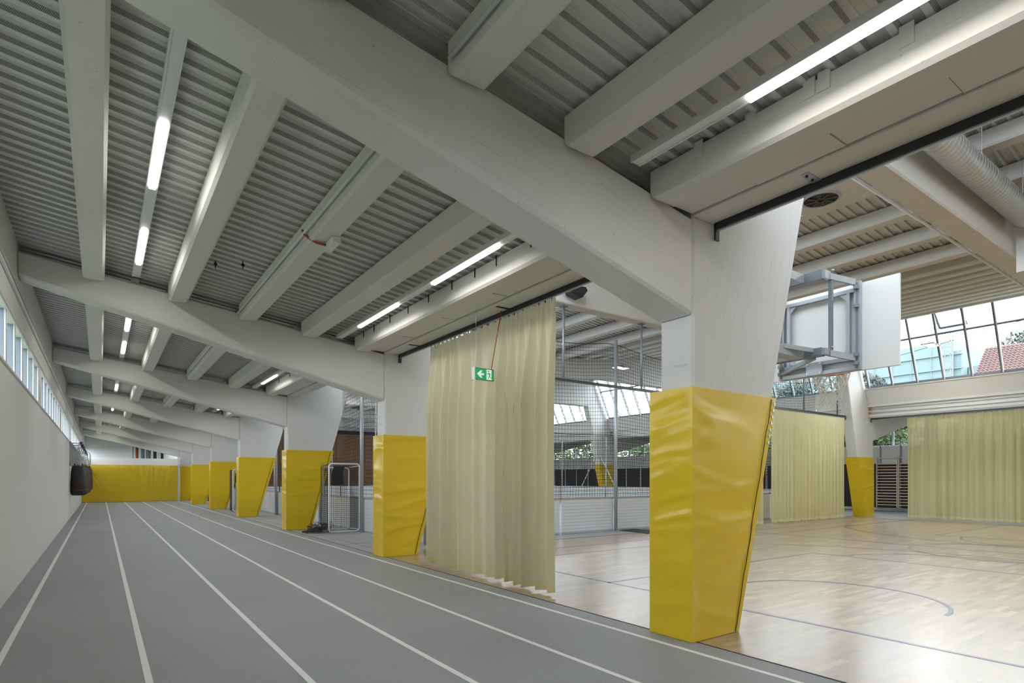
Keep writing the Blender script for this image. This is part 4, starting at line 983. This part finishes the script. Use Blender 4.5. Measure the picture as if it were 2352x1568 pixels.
# ------------------------------------------------------------------ punching bags on the left wall
rk = thing('bag_rack', 'grey steel wall rack of brackets carrying the punching bags', 'rack', (XL, 28, 2.4))
for z in (2.92, 2.12): MB().box(XL + .002, XL + .035, 27.9, 40.6, z - .03, z + .03).build('wall_rail', 'galv_dark', rk)
bags = [('leather_black', 'black'), ('leather_brown', 'brown'), ('leather_brown', 'dark brown'), ('leather_black', 'dull black'), ('leather_green', 'dark green'), ('leather_green', 'dark green'), ('leather_black', 'black')]
for i, (mt, nm) in enumerate(bags):
    y = 28.2 + 1.95 * i; x = -.69 + (.0, .05, .07, .09, .12, .12, .12)[i]; tip = -.66
    for yy in (y - .10, y + .10): MB().box(XL, XL + .05, yy - .02, yy + .02, 2.05, 3.0).build('wall_post', 'galv', rk)
    MB().bar((XL + .04, y, 2.93), (tip, y, 2.93), .05).build('arm', 'galv', rk)
    MB().bar((XL + .04, y, 2.15), (tip, y, 2.88), .035).build('arm_brace', 'galv', rk)
    MB().box(tip, tip + .09, y - .05, y + .05, 2.88, 2.99).build('arm_cap', 'black', rk)
    s_ = 1.12 if i == 0 else 1.0
    z0 = .90 + .07 * (i > 3); t = thing('punching_bag', '%s punching bag hung by chains, %s in the row from the camera' % (nm, ORD[i]), 'punching bag', (x, y, z0), 'punching bags on the left wall')
    MB().lathe([(0, 0), (.17 * s_, .0), (.215 * s_, .03), (.235 * s_, .12), (.235 * s_, .45), (.22 * s_, .85), (.195 * s_, 1.08), (.15 * s_, 1.16), (0, 1.17)], (x, y, z0), 24).build('bag', mt, t, smooth=True)
    MB().lathe([(.237 * s_, .0), (.241 * s_, .0), (.240 * s_, .05), (.236 * s_, .05)], (x, y, z0 + .18), 24).build('band', 'leather_brown' if mt != 'leather_brown' else 'leather_black', t, smooth=True)
    for k in range(4):
        a = math.pi / 4 + math.pi / 2 * k; px, py = x + .17 * math.cos(a), y + .17 * math.sin(a)
        MB().tube([(px, py, z0 + 1.15), (px * .9 + x * .1, py * .9 + y * .1, z0 + 1.26), (x + .02 * math.cos(a), y + .02 * math.sin(a), 2.72)], .009, 5).build('chain', 'galv', t)
        MB().box(px - .02, px + .02, py - .02, py + .02, z0 + 1.10, z0 + 1.24).build('strap', 'leather_brown', t)
    MB().tube([(x, y, 2.70), (x, y, 2.91)], .014, 8).build('swivel', 'galv_dark', t)
MB().tube([(XL + .04, 43.0, 3.25), (-.62, 43.0, 3.2), (-.50, 43.0, 3.0), (-.50, 43.0, 2.42), (-.60, 43.0, 2.40)], .04, 8).build('hook_bracket', 'galv', smooth=True, label='bent grey pipe bracket on the left wall past the bags', cat='bracket')

# ------------------------------------------------------------------ outside
MB().box(-80, 160, -60, 160, -.9, -.7).build('ground', 'ground', kind='structure')
def tree(x, y, z, rx, rz, n, lab, mt='leaf', seed=0, trunk=True, cat='tree'):
    t = thing('tree', lab, cat, (x, y, -.7), 'trees outside the far windows')
    rr = random.Random(seed); m_ = MB()
    blobs = [(rr.uniform(-.6, .6) * rx, rr.uniform(-.6, .6) * rx, rr.uniform(-.6, .6) * rz, rr.uniform(.35, .6)) for _ in range(9)] + [(0, 0, 0, .7)]
    for _ in range(n):
        bx0, by0, bz0, br_ = rr.choice(blobs)
        a = rr.uniform(0, 2 * math.pi); c = rr.uniform(-1, 1); s_ = math.sqrt(1 - c * c); r_ = rr.uniform(.7, 1.05)
        p = Vector((x + bx0 + rx * br_ * r_ * s_ * math.cos(a), y + by0 + rx * br_ * r_ * s_ * math.sin(a), z + bz0 + rz * br_ * r_ * c))
        q = Vector((rr.uniform(-1, 1), rr.uniform(-1, 1), rr.uniform(-1, 1))).normalized(); o_ = q.orthogonal().normalized(); w_ = rr.uniform(.10, .20)
        m_.quad(tuple(p - q * w_), tuple(p + o_ * w_ * .6), tuple(p + q * w_), tuple(p - o_ * w_ * .6))
    m_.build('foliage', mt, t, recalc=False, kind='stuff')
    if trunk: MB().tube([(x, y, -.7), (x + .1, y, z * .5), (x, y, z)], [.22, .16, .07], 8).build('trunk', 'bark', t, smooth=True)
tree(37.0, 15.5, 3.6, 2.6, 2.4, 6000, 'bushy green tree behind the lower far windows', seed=1)
tree(38.5, 20.5, 3.8, 2.8, 2.6, 5000, 'green tree outside behind the netted pitch, nearer one', seed=2)
tree(38.0, 27.5, 3.6, 2.8, 2.6, 5000, 'green tree outside behind the netted pitch, farther one', seed=3)
tree(38.5, 34.5, 3.6, 3.0, 2.6, 4000, 'green tree outside the pitch windows, third from the far end', seed=4)
tree(38.5, 40.0, 3.6, 2.8, 2.8, 4000, 'green tree outside the pitch windows, second from the far end', seed=24)
tree(39.0, 45.5, 3.6, 3.0, 3.0, 4000, 'green tree outside the pitch windows, nearest the far end', seed=25)
tree(37.5, 10.0, 3.2, 2.4, 2.2, 4000, 'green shrub tree behind the wide sheer curtain', seed=5)
tree(46.0, 19.6, 7.6, 2.4, 2.2, 4200, 'dark conifer seen through the slanted windows beside the far column', 'leaf_dark', seed=6)
tree(47.0, 25.5, 7.6, 2.6, 2.6, 4500, 'dark tree seen through the slanted windows left of the far column', 'leaf_dark', seed=16)
tree(60.0, 14.3, 12.3, 1.1, 1.7, 900, 'thin tree top above the ridge of the red tiled roof', 'leaf_dark', seed=7)
# house with red tiled roof
hs = thing('house', 'house with red tiled roof seen through the right windows', 'house', (52, 6, -.7))
MB().box(53.5, 60, -14, 13.6, -.7, 7.9).build('walls', 'wall_house', hs)
e0, e1 = Vector((52.0, 0, 7.6)), Vector((56.6, 0, 11.75))
rows = 20
for k in range(rows):
    a = e0.lerp(e1, k / rows); b_ = e0.lerp(e1, (k + 1.12) / rows); off = Vector((-.05, 0, .07))
    ye = 15.2 + .12 * k / rows
    m_ = MB().prism([(a.x + off.x, a.z + off.z), (b_.x, b_.z + .02), (b_.x, b_.z - .10), (a.x, a.z - .06)], 'y', -15, ye)
    y = ye
    while y > 2:
        m_.bar((a.x - .06, y, a.z + .09), (b_.x, y, b_.z + .04), .10, .06); y -= .26
    m_.build('tile_course', 'rooftile', hs)
MB().box(55.0, 55.5, 10.6, 11.2, 10.55, 10.65).build('roof_window', 'frame_light', hs)
bd = thing('scaffolded_building', 'tall building wrapped in pale green scaffold netting', 'building', (95, 40, -.7))
for (x0, x1, y0, y1, zt) in ((92.6, 112, 28.7, 60, 19.9), (93, 112, 27.8, 28.7, 18.6)):
    MB().box(x0, x1, y0, y1, -.7, zt).build('netted_block', 'scaffold_net', bd)
    z = 1.0
    while z < zt: MB().box(x0 - .25, x0, y0 - .1, y1, z, z + .10).build('scaffold_deck', 'concrete_pale', bd); z += 1.9
    y = y0
    while y < y1: MB().box(x0 - .20, x0 - .12, y, y + .05, -.7, zt + .4).build('scaffold_pole', 'concrete_pale', bd); y += 2.4
cm = thing('crane_mast', 'pale lattice crane mast in front of the netted building', 'crane', (80, 25.5, -.7))
for dx, dy in ((0, 0), (.8, 0), (0, .8), (.8, .8)): MB().box(80 + dx, 80.08 + dx, 25.0 + dy, 25.08 + dy, -.7, 19.2).build('chord', 'wall_house', cm)
z = 0; k = 0
lt = MB()
while z < 18.4:
    lt.bar((80, 25.0 + (.84 if k % 2 else 0), z), (80, 25.0 + (0 if k % 2 else .84), z + .8), .05).bar((80, 25.0, z), (80, 25.84, z), .05); z += .8; k += 1
lt.build('lattice', 'wall_house', cm)
pb = thing('office_block', 'pale low office block between the netted building and tiled roof', 'building', (95, 22, -.7))
MB().box(95, 105, 8, 27.7, -.7, 16.6).build('walls', 'concrete_pale', pb)
for k in range(6): MB().box(94.9, 95, 8.4, 27.5, 1.2 + 2.5 * k, 2.5 + 2.5 * k).build('window_band', 'frame_grey', pb)
MB().tube([(60, 38, 10.6), (60, 14, 14.2)], .03, 5).build('overhead_cable', 'charcoal', label='thin overhead cable crossing before the netted building', cat='cable')
